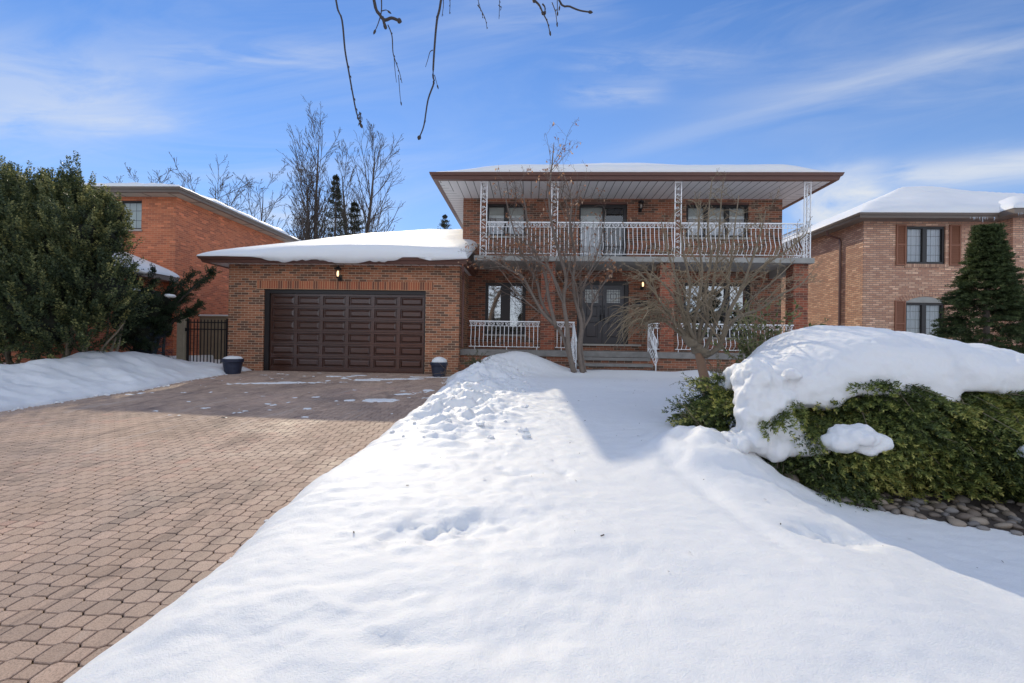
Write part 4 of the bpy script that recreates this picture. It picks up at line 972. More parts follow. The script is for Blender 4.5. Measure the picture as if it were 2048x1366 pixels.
# ================================================================== house to the left
lh = empty('orange_brick_house', (-17, 16, .58), 'orange-red brick house at the left with a wide beige soffit, behind the big evergreen', 'house')
LX = -12.92
mb = MB(); wall(mb, 'x', 16, .16, -24, LX, .3, 6.72, [(-15.9, -14.2, 5.52, 6.58)])
wall(mb, 'y', LX-.161, .16, 16.16, 23.2, .3, 6.71); wall(mb, 'x', 23.2, .16, -24, LX, .3, 6.71); wall(mb, 'y', -24, .16, 16.16, 23.2, .3, 6.71)
mb.build('wall', M['brick_orange'], lh)
window(lh, -15.9, -14.2, 5.52, 6.58, 16, 2, kind='blind', fr=.05, mid=.1, grid=(3, 3))
M['beige'] = plain('beige_soffit', (.50, .46, .37), .6, .06, 2)
lrc = (-24.6, -12.38, 15.45, 23.75)
eaves(lh, lrc, 6.70, .17, .10, 'fascia_grey', (.6, .54, .55, .55), 'beige', 'beige')
sm = MB()
for k in range(8): yk = 15.6+k*1.05; sm.box(-12.9, -12.49, yk, yk+.03, 6.704, 6.71)
for k in range(7): xk = -12.9-k*.95; sm.box(xk, xk+.03, 15.56, 15.99, 6.704, 6.71)
sm.build('soffit_seams', M['fascia_grey'], lh)
hip(lh, (lrc[0]+.04, lrc[1]-.04, lrc[2]+.04, lrc[3]-.04), 6.86, .25)
def t_l(X, Y): return .17+.13*fbm(X*.8, Y*.9, 4, 47)+.06*fbm(X*2.4, Y*2.4, 3, 48)
roof_snow('roof_snow', 'wavy snow along the eaves of the orange-red brick house at the left', lrc, 6.87, .25, .22, tfun=t_l, over=.06, er=.4)
# its garage, low hip roof in front
mb = MB(); wall(mb, 'x', 12.2, .16, -21.5, -13.3, .3, 3.6); wall(mb, 'y', -13.461, .16, 12.36, 16, .3, 3.6); wall(mb, 'y', -21.5, .16, 12.36, 16, .3, 3.6); mb.build('garage_wall', M['brick_orange'], lh)
lg = (-22, -12.75, 11.7, 15.99)
mb = MB(); mb.box(lg[0], lg[1], lg[2], lg[3], 3.6, 3.75); mb.build('garage_eaves', M['fascia_grey'], lh)
def h_lg(X, Y): return np.maximum(np.minimum(np.minimum(X-lg[0], lg[1]-X), Y-lg[2])*.38, -.02)
mb = MB(); h_ = (lg[3]-lg[2]); mb.add([(lg[0]+.05, lg[2]+.05, 3.755), (lg[1]-.05, lg[2]+.05, 3.755), (lg[1]-.05, lg[3], 3.755), (lg[0]+.05, lg[3], 3.755), (lg[0]+h_, lg[3], 3.755+h_*.38), (lg[1]-h_, lg[3], 3.755+h_*.38)], [(0, 1, 5, 4), (1, 2, 5), (3, 0, 4), (2, 3, 4, 5)]); mb.build('garage_roof', M['shingle'], lh)
roof_snow('roof_snow', 'snow on the low garage roof of the orange-red brick house, seen behind the evergreens', lg, 3.76, .38, .2, hfun=h_lg, over=.03)

# ================================================================== gate, fence, pots
def gate():
    g_ = empty('iron_gate', (-10.4, 14.2, .5), 'black iron bar gate between a wooden post and the garage corner', 'gate')
    mb = MB(); z0_, z1_ = .52, 2.16; x0_, x1_ = -11.0, -9.66
    mb.box(x0_, x0_+.05, 14.17, 14.23, z0_-.1, z1_+.06); mb.box(x1_-.05, x1_, 14.17, 14.23, z0_-.1, z1_+.06)
    for q in (z0_+.12, z1_-.30, z1_-.08): mb.box(x0_+.05, x1_-.05, 14.18, 14.22, q, q+.035)
    mb.build('gate_frame', M['black'], g_)
    for i in range(11):
        b = MB(); xx = x0_+.05+(x1_-x0_-.1)*(i+.5)/11; b.box(xx-.011, xx+.011, 14.19, 14.21, z0_-.03, z1_+.03); b.build('bar', M['black'], g_)
    for q in (z0_+.25, z1_-.35): b = MB(); b.box(x0_-.05, x0_+.0, 14.16, 14.235, q, q+.1); b.build('hinge', M['black'], g_)
gate()
mb = MB(); mb.box(-11.27, -11.05, 14.1, 14.3, .35, 2.27); tag(mb.build('wooden_post', M['wood'], loc=(-11.16, 14.2, .4)), 'thick weathered wooden post at the left side of the black iron gate', 'post')
ff = empty('board_fence', (-11, 17.2, .55), 'brown vertical board fence with a snow-topped rail behind the black iron gate', 'fence')
for i in range(22):
    mb = MB(); xx = -12.85+i*.152; mb.box(xx, xx+.145, 17.2, 17.225, .5, 2.42+.0*i); mb.build('board', M['fence'], ff)
mb = MB(); mb.box(-12.88, -9.5, 17.16, 17.26, 2.425, 2.47); mb.build('cap_rail', M['fence'], ff)
mb = MB(); mb.box(-12.88, -9.5, 17.17, 17.25, 2.472, 2.52); tag(mb.build('fence_snow', M['snow']), 'thin line of snow on the top rail of the board fence behind the gate', 'snow')
def pot(x, y, z0, r, h, label, sl, dome, ribs=True):
    o = empty('planter_pot', (x, y, z0), label, 'planter', 'navy planters flanking the garage door')
    mb = MB(); prof = [(r*.72, 0), (r*.74, .01)]
    for k in range(9): zz = .02+(h*.72-.02)*k/8; rr = r*(.74+.16*k/8); prof += [(rr, zz), (rr+.006, zz+.012), (rr, zz+.024)]
    prof += [(r*.91, h*.75), (r, h*.78), (r*1.01, h*.8), (r*1.02, h*.97), (r, h), (r*.93, h), (r*.92, h*.9), (.01, h*.88)]
    mb.lathe((x, y, z0), prof, 36); mb.build('pot', M['pot'], o, smooth=False)
    b = MB(); b.lathe((x, y, z0), [(.01, h*.90), (r*.9, h*.905)], 24); b.build('soil', M['dirt'], o)
    lump([('E', ((x, y, z0+h*.98), (r*.93, r*.93, dome)))], 'pot_snow', sl, .025, .012, 6, .004)
pot(-8.55, 12.8, .57, .28, .44, 'wide navy ribbed plastic pot with a flat cap of snow beside the black gate', 'flat cap of snow on the wide navy pot by the gate', .09)
pot(-2.62, 13.1, .58, .25, .42, 'navy plastic pot with domed snow at the right side of the garage door', 'domed heap of snow on the navy pot right of the garage door', .17)
# ================================================================== vegetation helpers
def nrm(a): return a/(np.linalg.norm(a, axis=-1, keepdims=True)+1e-9)
def blades(mb, P0, D, L, W, tone, rg, flat=None):
    """leaf-sized diamonds: base P0, direction D, length L, width W"""
    n = len(P0); D = nrm(D); ref = rg.normal(size=(n, 3)) if flat is None else flat+rg.normal(size=(n, 3))*.35
    S = nrm(np.cross(D, ref)); L = np.broadcast_to(L, n)[:, None]; W = np.broadcast_to(W, n)[:, None]
    q = np.stack([P0, P0+D*L*.45+S*W/2, P0+D*L, P0+D*L*.45-S*W/2], 1); mb.quads(q, tone)
def plumes(mb, base, dirs, length, nleaf, ll, lw, rg, curve=(0, 0, 0), spread=.8, taper=.5, tone0=.3, tonev=.25, tiptone=.2, fluff=.0):
    """each plume: leaves set round a curved axis"""
    N = len(base); t = rg.random((N, nleaf))**.8; dirs = nrm(dirs); length = np.broadcast_to(length, N)
    ax = base[:, None, :]+dirs[:, None, :]*(t*length[:, None])[..., None]+np.array(curve)[None, None, :]*((t**2)*length[:, None])[..., None]
    d = nrm(dirs[:, None, :]+2*np.array(curve)*t[..., None]); r_ = nrm(np.cross(d, rg.normal(size=(N, nleaf, 3))))
    D = nrm(d*(1-spread*.5)+r_*spread); ax = ax+r_*fluff*(1-t[..., None]*taper)
    L = ll*(1-taper*t)*(.7+.6*rg.random((N, nleaf))); tone = np.clip(tone0+rg.normal(0, tonev, (N, 1))*.6+rg.normal(0, tonev, (N, nleaf))*.6+tiptone*t, 0, 1)
    blades(mb, ax.reshape(-1, 3), D.reshape(-1, 3), L.ravel(), lw*(.7+.6*rg.random(N*nleaf)), tone.ravel(), rg)
def perp(d, rg):
    a = np.cross(d, rg.normal(size=3)); return a/(np.linalg.norm(a)+1e-9)
def path(p, d, L, n, rg, wander, upw, tgt=None):
    pts = [np.array(p, float)]; d = np.array(d, float); d /= np.linalg.norm(d)
    for i in range(n):
        d = d+rg.normal(0, wander, 3)+np.array((0, 0, upw)); d /= np.linalg.norm(d); pts.append(pts[-1]+d*L/n)
    return np.array(pts)
ZMAX = 1e9
def sprout(T, pts, rad, lvl, rg, cfg):
    """recursive side branches; cfg[lvl] = (count, angle lo, hi, length ratio, radius ratio, wander, up, nseg, tmin)"""
    if lvl >= len(cfg): return
    cnt, a0, a1, lr, rr, wa, upw, ns, tmin = cfg[lvl]
    L = np.sum(np.linalg.norm(np.diff(pts, axis=0), axis=1)); k = len(pts)-1
    for i in range(cnt):
        t = tmin+(1-tmin)*(i+rg.random())/cnt; f = t*k; j = min(int(f), k-1); p = pts[j]+(pts[j+1]-pts[j])*(f-j)
        d = pts[j+1]-pts[j]; d = d/np.linalg.norm(d); an = R(a0+(a1-a0)*rg.random()); q = perp(d, rg); nd = d*math.cos(an)+q*math.sin(an)
        l = L*lr*(1.05-.6*t)*(.6+.7*rg.random()); r0 = (rad[j]*(1-(f-j))+rad[min(j+1, k)]*(f-j))*rr
        cp = path(p, nd, l, ns, rg, wa, upw)
        if cp[-1][2] > ZMAX: continue
        cr = np.linspace(r0, max(cfg_min, r0*.25), ns+1)
        T.append((lvl, cp, cr)); sprout(T, cp, cr, lvl+1, rg, cfg)
cfg_min = .004
def tree_meshes(T, stems, root, bark, twigmat, split=1, sides=(8, 6, 4, 3, 3), tname='trunk', cname='crown'):
    a, b = MB(), MB()
    for p, r in stems: a.tube(p, r, 10)
    for lvl, p, r in T:
        (a if lvl < split else b).tube(p, r, sides[min(lvl+1, 4)], cap=False)
    a.build(tname, bark, root, smooth=True); return b.build(cname, twigmat, root, smooth=True)
def smooth_poly(pts, n=4):
    pts = np.array(pts, float); out = []
    for i in range(len(pts)-1):
        p0 = pts[max(i-1, 0)]; p1 = pts[i]; p2 = pts[i+1]; p3 = pts[min(i+2, len(pts)-1)]
        for t in np.arange(n)/n: out.append(.5*((2*p1)+(-p0+p2)*t+(2*p0-5*p1+4*p2-p3)*t*t+(-p0+3*p1-3*p2+p3)*t**3))
    out.append(pts[-1]); return np.array(out)

# ------------------------------------------------------------------ multi-stem tree in front of the porch
rg = np.random.default_rng(21)
t1 = empty('bare_tree', (1.65, 12.5, .85), 'tall bare multi-stemmed tree with dry brown leaves in front of the porch steps', 'tree')
def px(lst, Y0, Y1): n = len(lst); return smooth_poly([P(a, b, Y0+(Y1-Y0)*i/(n-1)) for i, (a, b) in enumerate(lst)])
stems = [(px([(1147, 748), (1135, 700), (1122, 665), (1102, 640), (1082, 600), (1074, 565), (1056, 530), (1040, 500), (1022, 440), (1010, 390)], 12.5, 12.9), .052, .007),
         (px([(1149, 745), (1138, 700), (1134, 650), (1127, 600), (1132, 555), (1118, 505), (1104, 450), (1098, 390), (1104, 330), (1108, 285)], 12.5, 12.1), .062, .008),
         (px([(1165, 748), (1158, 700), (1163, 650), (1152, 605), (1146, 560), (1150, 510), (1140, 455), (1143, 400), (1128, 350)], 12.6, 12.3), .062, .008),
         (px([(1170, 745), (1162, 690), (1168, 640), (1160, 600), (1172, 560), (1190, 520), (1204, 470), (1212, 420)], 12.7, 13.0), .045, .006),
         (px([(1108, 648), (1085, 625), (1065, 590), (1045, 555), (1020, 540), (985, 522), (950, 515)], 12.55, 12.2), .045, .006),
         (px([(1112, 655), (1098, 600), (1092, 560), (1080, 520), (1060, 480), (1052, 420), (1040, 360)], 12.5, 12.8), .05, .007),
         (px([(1165, 660), (1182, 630), (1185, 605), (1205, 570), (1230, 540)], 12.6, 12.1), .028, .005),
         (px([(1127, 600), (1110, 560), (1090, 530), (1050, 515), (1000, 505), (960, 500)], 12.4, 11.8), .03, .005)]
T = []; S = []; cfg_min = .0028; ZMAX = 7.25
cfg1 = [(12, 22, 52, .40, .45, .12, .04, 6, .30), (7, 25, 60, .42, .50, .18, .02, 5, .12), (4, 25, 65, .45, .55, .2, .0, 3, .15)]
for p, r0, r1 in stems:
    r = np.linspace(0, 1, len(p)); r = r0*(1-r)**.8+r1; S.append((p, r)); sprout(T, p, r, 0, rg, cfg1)
cr = tree_meshes(T, S, t1, M['bark'], M['twig'], split=1)
tips = np.array([p[-1] for l, p, r in T if l >= 1]); tips = tips[(tips[:, 2] > 3.3)]
sel = tips[rg.choice(len(tips), min(900, len(tips)), replace=False)]; mb = MB()
sel = sel[(rg.random(len(sel)) < np.exp(-((sel[:, 0]-.9)/1.5)**2)+.25)]
D = rg.normal(size=(len(sel), 3))*.6+np.array((0, 0, -1)); blades(mb, sel, D, .06+.05*rg.random(len(sel)), .045, rg.random(len(sel)), rg)
mb.build('leaves', M['dryleaf'], t1)

# ------------------------------------------------------------------ small grafted tree on the right of the lawn
rg = np.random.default_rng(5)
TY = 6.3
t2 = empty('ornamental_tree', (2.45, TY, .7), 'small bare tree with reddish trunk, wide olive crown and drooping tuft on its left', 'tree')
def q2(lst, dy=0): n = len(lst); return smooth_poly([P(a, b, TY+dy*i/(n-1)) for i, (a, b) in enumerate(lst)])
trunk = q2([(1424, 835), (1420, 805), (1412, 770), (1404, 735), (1398, 705), (1394, 690)])
S = [(trunk, np.linspace(.070, .055, len(trunk)))]
tm = MB(); tm.tube(S[0][0], S[0][1], 12); tm.build('trunk', M['trunk_tan'], t2, smooth=True)
kn = lump([('E', (tuple(P(1394, 697, TY)), (.08, .08, .08))), ('E', (tuple(P(1382, 685, TY-.04)), (.08, .08, .07))), ('E', (tuple(P(1410, 706, TY-.02)), (.09, .08, .06))), ('E', (tuple(P(1372, 672, TY)), (.05, .06, .06)))], 'graft_knob', None, .018, .02, 12, .008, material=M['bark_tan'])
kn.data.transform(Matrix.Translation(-Vector(ORG[t2.name]))); kn.parent = t2
S = []
mains = [([(1404, 712), (1422, 706), (1440, 690), (1450, 655), (1460, 620), (1482, 580), (1500, 530), (1520, 470), (1532, 420)], -.3, .052), ([(1452, 650), (1480, 632), (1520, 618), (1560, 590), (1600, 570), (1622, 545)], .3, .026),
    ([(1396, 690), (1402, 650), (1420, 610), (1428, 560), (1436, 500), (1440, 440), (1444, 380)], .4, .036), ([(1392, 690), (1388, 650), (1398, 600), (1404, 540), (1396, 470), (1402, 400)], -.5, .034),
    ([(1386, 688), (1370, 650), (1362, 600), (1350, 550), (1335, 500), (1322, 440)], .5, .030), ([(1382, 682), (1350, 645), (1325, 610), (1300, 570), (1275, 540)], -.4, .030),
    ([(1410, 700), (1430, 650), (1452, 590), (1462, 520), (1470, 450), (1478, 390)], .8, .030), ([(1460, 620), (1490, 570), (1530, 530), (1575, 500), (1612, 470)], -.4, .026),
    ([(1398, 690), (1415, 640), (1410, 580), (1422, 520), (1416, 450), (1424, 360)], .1, .028), ([(1390, 690), (1365, 660), (1340, 640), (1310, 640), (1285, 650)], -.2, .030),
    ([(1376, 680), (1340, 650), (1310, 625), (1280, 610), (1250, 615)], .2, .028), ([(1445, 670), (1470, 640), (1500, 600), (1550, 560), (1590, 520)], .7, .022),
    ([(1384, 684), (1372, 640), (1345, 590), (1318, 560), (1290, 545), (1268, 555)], .6, .022), ([(1394, 690), (1376, 640), (1380, 570), (1366, 500), (1360, 430)], -.9, .026)]
T = []; cfg_min = .0022; ZMAX = 4.15; limbs = MB()
cfg2 = [(11, 28, 62, .40, .50, .17, .04, 6, .15), (7, 30, 70, .42, .55, .22, .02, 5, .10), (4, 30, 75, .42, .6, .24, .0, 3, .12)]
for lst, dy, r0 in mains:
    p = q2(lst, dy); r = r0*.68*(1-np.linspace(0, 1, len(p)))**.9+.006; S.append((p, r)); limbs.tube(p, r, 8); sprout(T, p, r, 0, rg, cfg2)
limbs.build('limbs', M['bark_tan'], t2, smooth=True)
tw = MB()
for lvl, p, r in T: tw.tube(p, r, (5, 4, 3)[lvl], cap=False)
# drooping tuft
for k in range(95):
    b0 = P(1245+100*rg.random()+18, 600+42*rg.random(), TY-.3+.7*rg.random()); d = np.array((-.9+.7*rg.random(), rg.normal(0, .4), .35-.5*rg.random()))
    p = path(b0, d, .35+.35*rg.random(), 7, rg, .13, -.20); tw.tube(p, np.linspace(.006, .0025, len(p)), 3, cap=False)
    if k % 2 == 0: c = path(p[3], p[4]-p[3]+rg.normal(0, .03, 3), .2, 4, rg, .12, -.15); tw.tube(c, .003, 3, cap=False)
tw.build('crown', M['twig_olive'], t2, smooth=True)

ZMAX = 1e9
# ------------------------------------------------------------------ trees behind the houses
def far_tree(x, y, h, label, stems_n, cfg, seed, lean=.06, r=.48, spread=.12, name='bare_tree'):
    rgf = np.random.default_rng(seed); o = empty(name, (x, y, .6), label, 'tree', 'bare trees standing behind the houses'); T = []; S = []
    global cfg_min; cfg_min = .019
    for k in range(stems_n):
        a = 2*math.pi*k/stems_n+rgf.random(); d = np.array((math.cos(a)*spread, math.sin(a)*spread, 1)); hh = h*(1 if k == 0 else .72+.25*rgf.random())
        p = path((x+.12*math.cos(a), y+.12*math.sin(a), .4), d, hh, 12, rgf, lean, .03); rr = r*(1-np.linspace(0, 1, 13))**.8*.9/(stems_n**.35)+.015
        S.append((p, rr)); sprout(T, p, rr, 0, rgf, cfg)
    tree_meshes(T, S, o, M['bark_far'], M['bark_far'], split=1, sides=(8, 5, 4, 3, 3)); return o
up_cfg = [(28, 22, 46, .36, .38, .04, .10, 7, .20), (10, 20, 40, .42, .5, .05, .06, 5, .12), (4, 20, 38, .50, .6, .06, .03, 3, .2)]
wide_cfg = [(16, 28, 60, .46, .48, .06, .06, 7, .22), (9, 22, 48, .45, .5, .07, .04, 5, .15), (4, 20, 42, .48, .6, .08, .02, 3, .2)]
x_, _, z_ = P(628, 480, 48); far_tree(x_, 48, 23.5, 'taller of the two bare upswept trees behind the garage roof, with several dark trunks', 3, up_cfg, 3, lean=.025, spread=.09)
x_, _, z_ = P(704, 480, 48); far_tree(x_, 48.5, 22.6, 'right one of the two tall bare upswept trees behind the garage roof', 2, up_cfg, 11, lean=.022, spread=.05)
x_, _, z_ = P(560, 480, 46); far_tree(x_, 46, 14.5, 'smaller bare tree leaning left beside the tall twin trees behind the garage roof', 2, wide_cfg, 14, lean=.04, r=.3)
x_, _, z_ = P(478, 480, 45); far_tree(x_, 45, 17, 'bare tree showing its twigs above the snowy ridge of the orange-brick house', 2, wide_cfg, 5, lean=.05, r=.28, spread=.2)
x_, _, z_ = P(350, 480, 43); far_tree(x_, 43, 16.5, 'bare tree with thin arching twigs above the left end of the orange-brick house roof', 3, wide_cfg, 8, lean=.06, r=.24, spread=.25)
def far_spruce(x, y, h, rad, label, seed, n=900):
    r_ = np.random.default_rng(seed); o = empty('spruce_tree', (x, y, .6), label, 'tree'); mb = MB(); mb.tube([(x, y, .4), (x, y, .6+h)], [.2, .02], 6); mb.build('trunk', M['bark_far'], o)
    n = n//2; tiers = int(h*1.6); t = (r_.integers(0, tiers, n)+.5+r_.normal(0, .13, n))/tiers; t = np.clip(t, 0, .995)**.85; zz = .6+h*(.15+.85*t); a = r_.random(n)*2*math.pi; rr = rad*(1-t)**.8*(.45+.75*r_.random(n))+.10
    B = np.stack([x+0*a, y+0*a, zz], -1); D = np.stack([np.cos(a), np.sin(a), -.30+.75*t], -1)
    mb = MB(); plumes(mb, B+D*rr[:, None]*.08, D, rr, 22, .22, .05, r_, curve=(0, 0, .05), spread=.6, taper=.6, tone0=.3, tonev=.25, fluff=.05); mb.build('crown', M['farneedle'], o); return o
x_, _, z_ = P(670, 480, 34); far_spruce(x_, 34, P(670, 352, 34)[2]-.6, 2.1, 'dark spruce standing between the two tall bare trees behind the garage roof', 2)
x_, _, z_ = P(709, 480, 35); far_spruce(x_, 35, P(709, 405, 35)[2]-.6, 2.6, 'second dark spruce half hidden behind the right bare trunk', 4)
x_, _, z_ = P(889, 480, 45); far_spruce(x_, 45, P(889, 430, 45)[2]-.6, 3.0, 'small dark spruce top peeking over the garage ridge next to the upper brick wall', 6)

# ------------------------------------------------------------------ big yew and arching juniper on the left
def yew():
    r_ = np.random.default_rng(31); o = empty('yew_bush', (-12.2, 11.0, .75), 'huge dark green yew with upright plumes and sunlit yellowish tips at the left edge', 'bush')
    lobes = []
    for (a, b, Y, rad) in ((-60, 480, 10.6, 1.4), (20, 425, 11.0, .85), (100, 435, 11.2, .85), (150, 425, 11.3, .7), (205, 440, 11.0, .5), (60, 520, 10.5, 1.3), (160, 500, 10.7, 1.05), (-40, 600, 10.2, 1.4), (90, 610, 10.2, 1.2), (190, 590, 10.6, .9), (20, 670, 10.2, 1.0), (150, 660, 10.4, .9), (222, 480, 10.9, .35), (-150, 550, 10.5, 1.8)):
        lobes.append((P(a, b, Y), rad))
    mb = MB(); core = []
    for c, rad in lobes:
        n = int(150*rad*rad)+34; v = nrm(r_.normal(size=(n, 3))); v[:, 1] -= .25; v[:, 2] += .12; v = nrm(v)
        B = c+v*rad*(.45+.45*r_.random(n))[:, None]; D = v*.7+np.array((0, -.05, .75))+r_.normal(0, .22, (n, 3))
        keep = B[:, 2] > .85; B = B[keep]; D = D[keep]; v_ = v[keep]; L = (.30+.35*r_.random(len(B)))*min(1.1, rad+.2)
        plumes(mb, B, D, L, 95, .078, .026, r_, curve=(0, 0, .12), spread=.8, taper=.4, tone0=.34+.22*sst(2.6, 4.6, c[2])*sst(-14, -10.5, c[0]), tonev=.30, tiptone=.30, fluff=.035)  # sunlight put into the leaf tone: lighter towards the upper right lobes
        if c[2] > 1.9: core.append(('E', (tuple(c), (rad*.55, rad*.5, rad*.58))))
    # tall tips
    for (a, b, h_) in ((20, 350, .7), (45, 365, .5), (95, 360, .6), (148, 345, .85), (132, 360, .6), (165, 365, .5), (10, 340, .6), (-30, 350, .9), (180, 385, .4), (230, 440, .35), (75, 380, .4)):
        B = np.repeat(P(a, b+30, 11.2)[None], 9, 0)+r_.normal(0, .10, (9, 3)); D = r_.normal(0, .16, (9, 3))+np.array((0, 0, 1)); plumes(mb, B, D, h_*(.6+.5*r_.random(9)), 120, .07, .024, r_, spread=.7, taper=.4, tone0=.4, tonev=.2, fluff=.04)
    mb.build('foliage', M['yew'], o)
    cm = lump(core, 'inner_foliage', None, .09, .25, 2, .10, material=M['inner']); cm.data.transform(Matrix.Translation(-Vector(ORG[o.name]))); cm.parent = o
    mb = MB()
    for k in range(26):
        bx = -13.6+3.2*r_.random(); b0 = np.array((bx, 10.5+.5*r_.random(), .6)); p = path(b0, (r_.normal(0, .5), -.2, 1), 1.6, 6, r_, .12, .05); mb.tube(p, np.linspace(.045, .015, 7), 5)
    mb.build('stem', M['bark_tan'], o); return o
yew()
def juniper():
    r_ = np.random.default_rng(41); o = empty('juniper_bush', (-10.6, 12.6, .7), 'dark green juniper with arching feathery branches reaching over the black gate', 'bush'); mb = MB(); st = MB()
    arms = []
    root = P(296, 735, 12.8)
    for (ex, ey, Y, w_) in ((425, 540, 12.6, .16), (405, 562, 12.4, .2), (385, 550, 12.9, .2), (345, 570, 12.4, .22), (400, 612, 12.5, .2), (385, 622, 12.5, .18), (310, 545, 12.2, .22), (280, 575, 12.0, .25), (300, 600, 11.9, .28), (345, 610, 12.3, .22), (260, 560, 12.0, .25), (330, 590, 12.9, .25), (370, 590, 13.0, .22), (270, 640, 11.8, .3), (240, 620, 11.6, .3), (310, 640, 12.2, .28), (325, 655, 12.3, .22), (290, 690, 12.0, .28), (240, 680, 11.7, .3), (265, 530, 12.4, .2), (230, 545, 12.0, .22)):
        e = P(ex, ey, Y); m_ = root*.45+e*.55+np.array((-.25, 0, .22)); p = smooth_poly([root+np.array((r_.normal(0, .2), 0, 0)), m_, e], 5); arms.append(p); st.tube(p, np.linspace(.05, .01, len(p)), 5)
        n = 42; t = .25+.75*r_.random(n)**.7; f = t*(len(p)-1); j = np.minimum(f.astype(int), len(p)-2); B = p[j]+(p[j+1]-p[j])*(f-j)[:, None]; ad = nrm(p[j+1]-p[j])
        D = ad*.8+nrm(r_.normal(size=(n, 3)))*.75+np.array((.1, 0, .15)); plumes(mb, B, D, (w_*2.2)*(.5+.7*r_.random(n))*(1.15-.5*t), 85, .055, .016, r_, curve=(.0, 0, -.1), spread=.6, tone0=.34, tonev=.2, tiptone=.25, fluff=.03)
    mb.build('foliage', M['juniper'], o); st.build('branch', M['bark_far'], o)
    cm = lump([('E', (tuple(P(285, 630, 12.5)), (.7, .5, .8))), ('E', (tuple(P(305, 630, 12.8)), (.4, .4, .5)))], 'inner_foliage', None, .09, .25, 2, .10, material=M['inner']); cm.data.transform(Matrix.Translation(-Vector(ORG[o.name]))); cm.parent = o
    sn = 0
    for (a, b, Y, s_, lab) in ((285, 545, 12.2, .20, 'flat snow clump high on the juniper against the brick garage'), (340, 592, 12.2, .15, 'small snow clump on the dark lower juniper branch beside the brick wall'), (270, 580, 11.9, .12, 'tiny snow patch low on the left part of the juniper')):
        lump([('E', (tuple(P(a, b, Y)), (s_, s_, s_*.3)))], 'branch_snow', lab, .03, .03, 8, .01)
juniper()
def blue():
    r_ = np.random.default_rng(43); o = empty('blue_spruce', (-10.9, 12.7, .7), 'small bluish spruce in shade beneath the juniper, left of the wooden post', 'bush'); mb = MB()
    n = 260; c = P(306, 690, 12.45); t = r_.random(n); a = r_.random(n)*2*math.pi; B = c+np.stack([np.cos(a)*.1, np.sin(a)*.1, -.7+1.5*t], -1); D = np.stack([np.cos(a), np.sin(a), .1+0*a], -1)
    plumes(mb, B, D, (.52*(1-t*.7))*(.7+.5*r_.random(n)), 70, .035, .010, r_, curve=(0, 0, .1), spread=.9, tone0=.4, tonev=.3, tiptone=.2, fluff=.02); mb.build('foliage', M['blue'], o)
    mb = MB(); mb.tube([(c[0], c[1], .6), (c[0], c[1], 2.2)], [.05, .01], 6); mb.build('trunk', M['bark_far'], o)
blue()
# ------------------------------------------------------------------ conifer in front of the tan house
def hemlock():
    r_ = np.random.default_rng(51); x, y = 12.15, 12.6; o = empty('hemlock_tree', (x, y, .6), 'dark green conical hemlock in front of the tan brick house at the right edge', 'tree'); top = 4.95
    mb = MB(); mb.tube([(x, y, .5), (x, y, top-.2), (x-.03, y, top)], [.10, .02, .008], 7); mb.build('trunk', M['bark'], o)
    n = 760; t = r_.random(n)**.78; zz = .9+(top-.98)*t; a = r_.random(n)*2*math.pi; rr = (1.36*(1-t)**1.08+.03)*(.72+.42*r_.random(n))
    D = np.stack([np.cos(a), np.sin(a), .28+.5*t], -1); B = np.stack([x+0*a, y+0*a, zz], -1)+D*rr[:, None]*.15
    mb = MB(); k = 7
    # each limb: side sprays along it
    Ls = []; 
    for q in range(k):
        f = .3+.7*q/(k-1); pos = B+nrm(D)*(rr*f)[:, None]+np.array((0, 0, -1))*(rr*f*f*.30)[:, None]; dd = nrm(D)+np.stack([-np.sin(a), np.cos(a), 0*a], -1)*r_.normal(0, .9, n)[:, None]+np.array((0, 0, -.25))
        plumes(mb, pos, dd, .32*(1.15-.5*f)*(.6+.6*r_.random(n)), 44, .066, .018, r_, curve=(0, 0, -.25), spread=.65, tone0=.25+.2*f, tonev=.22, tiptone=.25, fluff=.015)
    mb.build('crown', M['hemlock'], o)
hemlock()

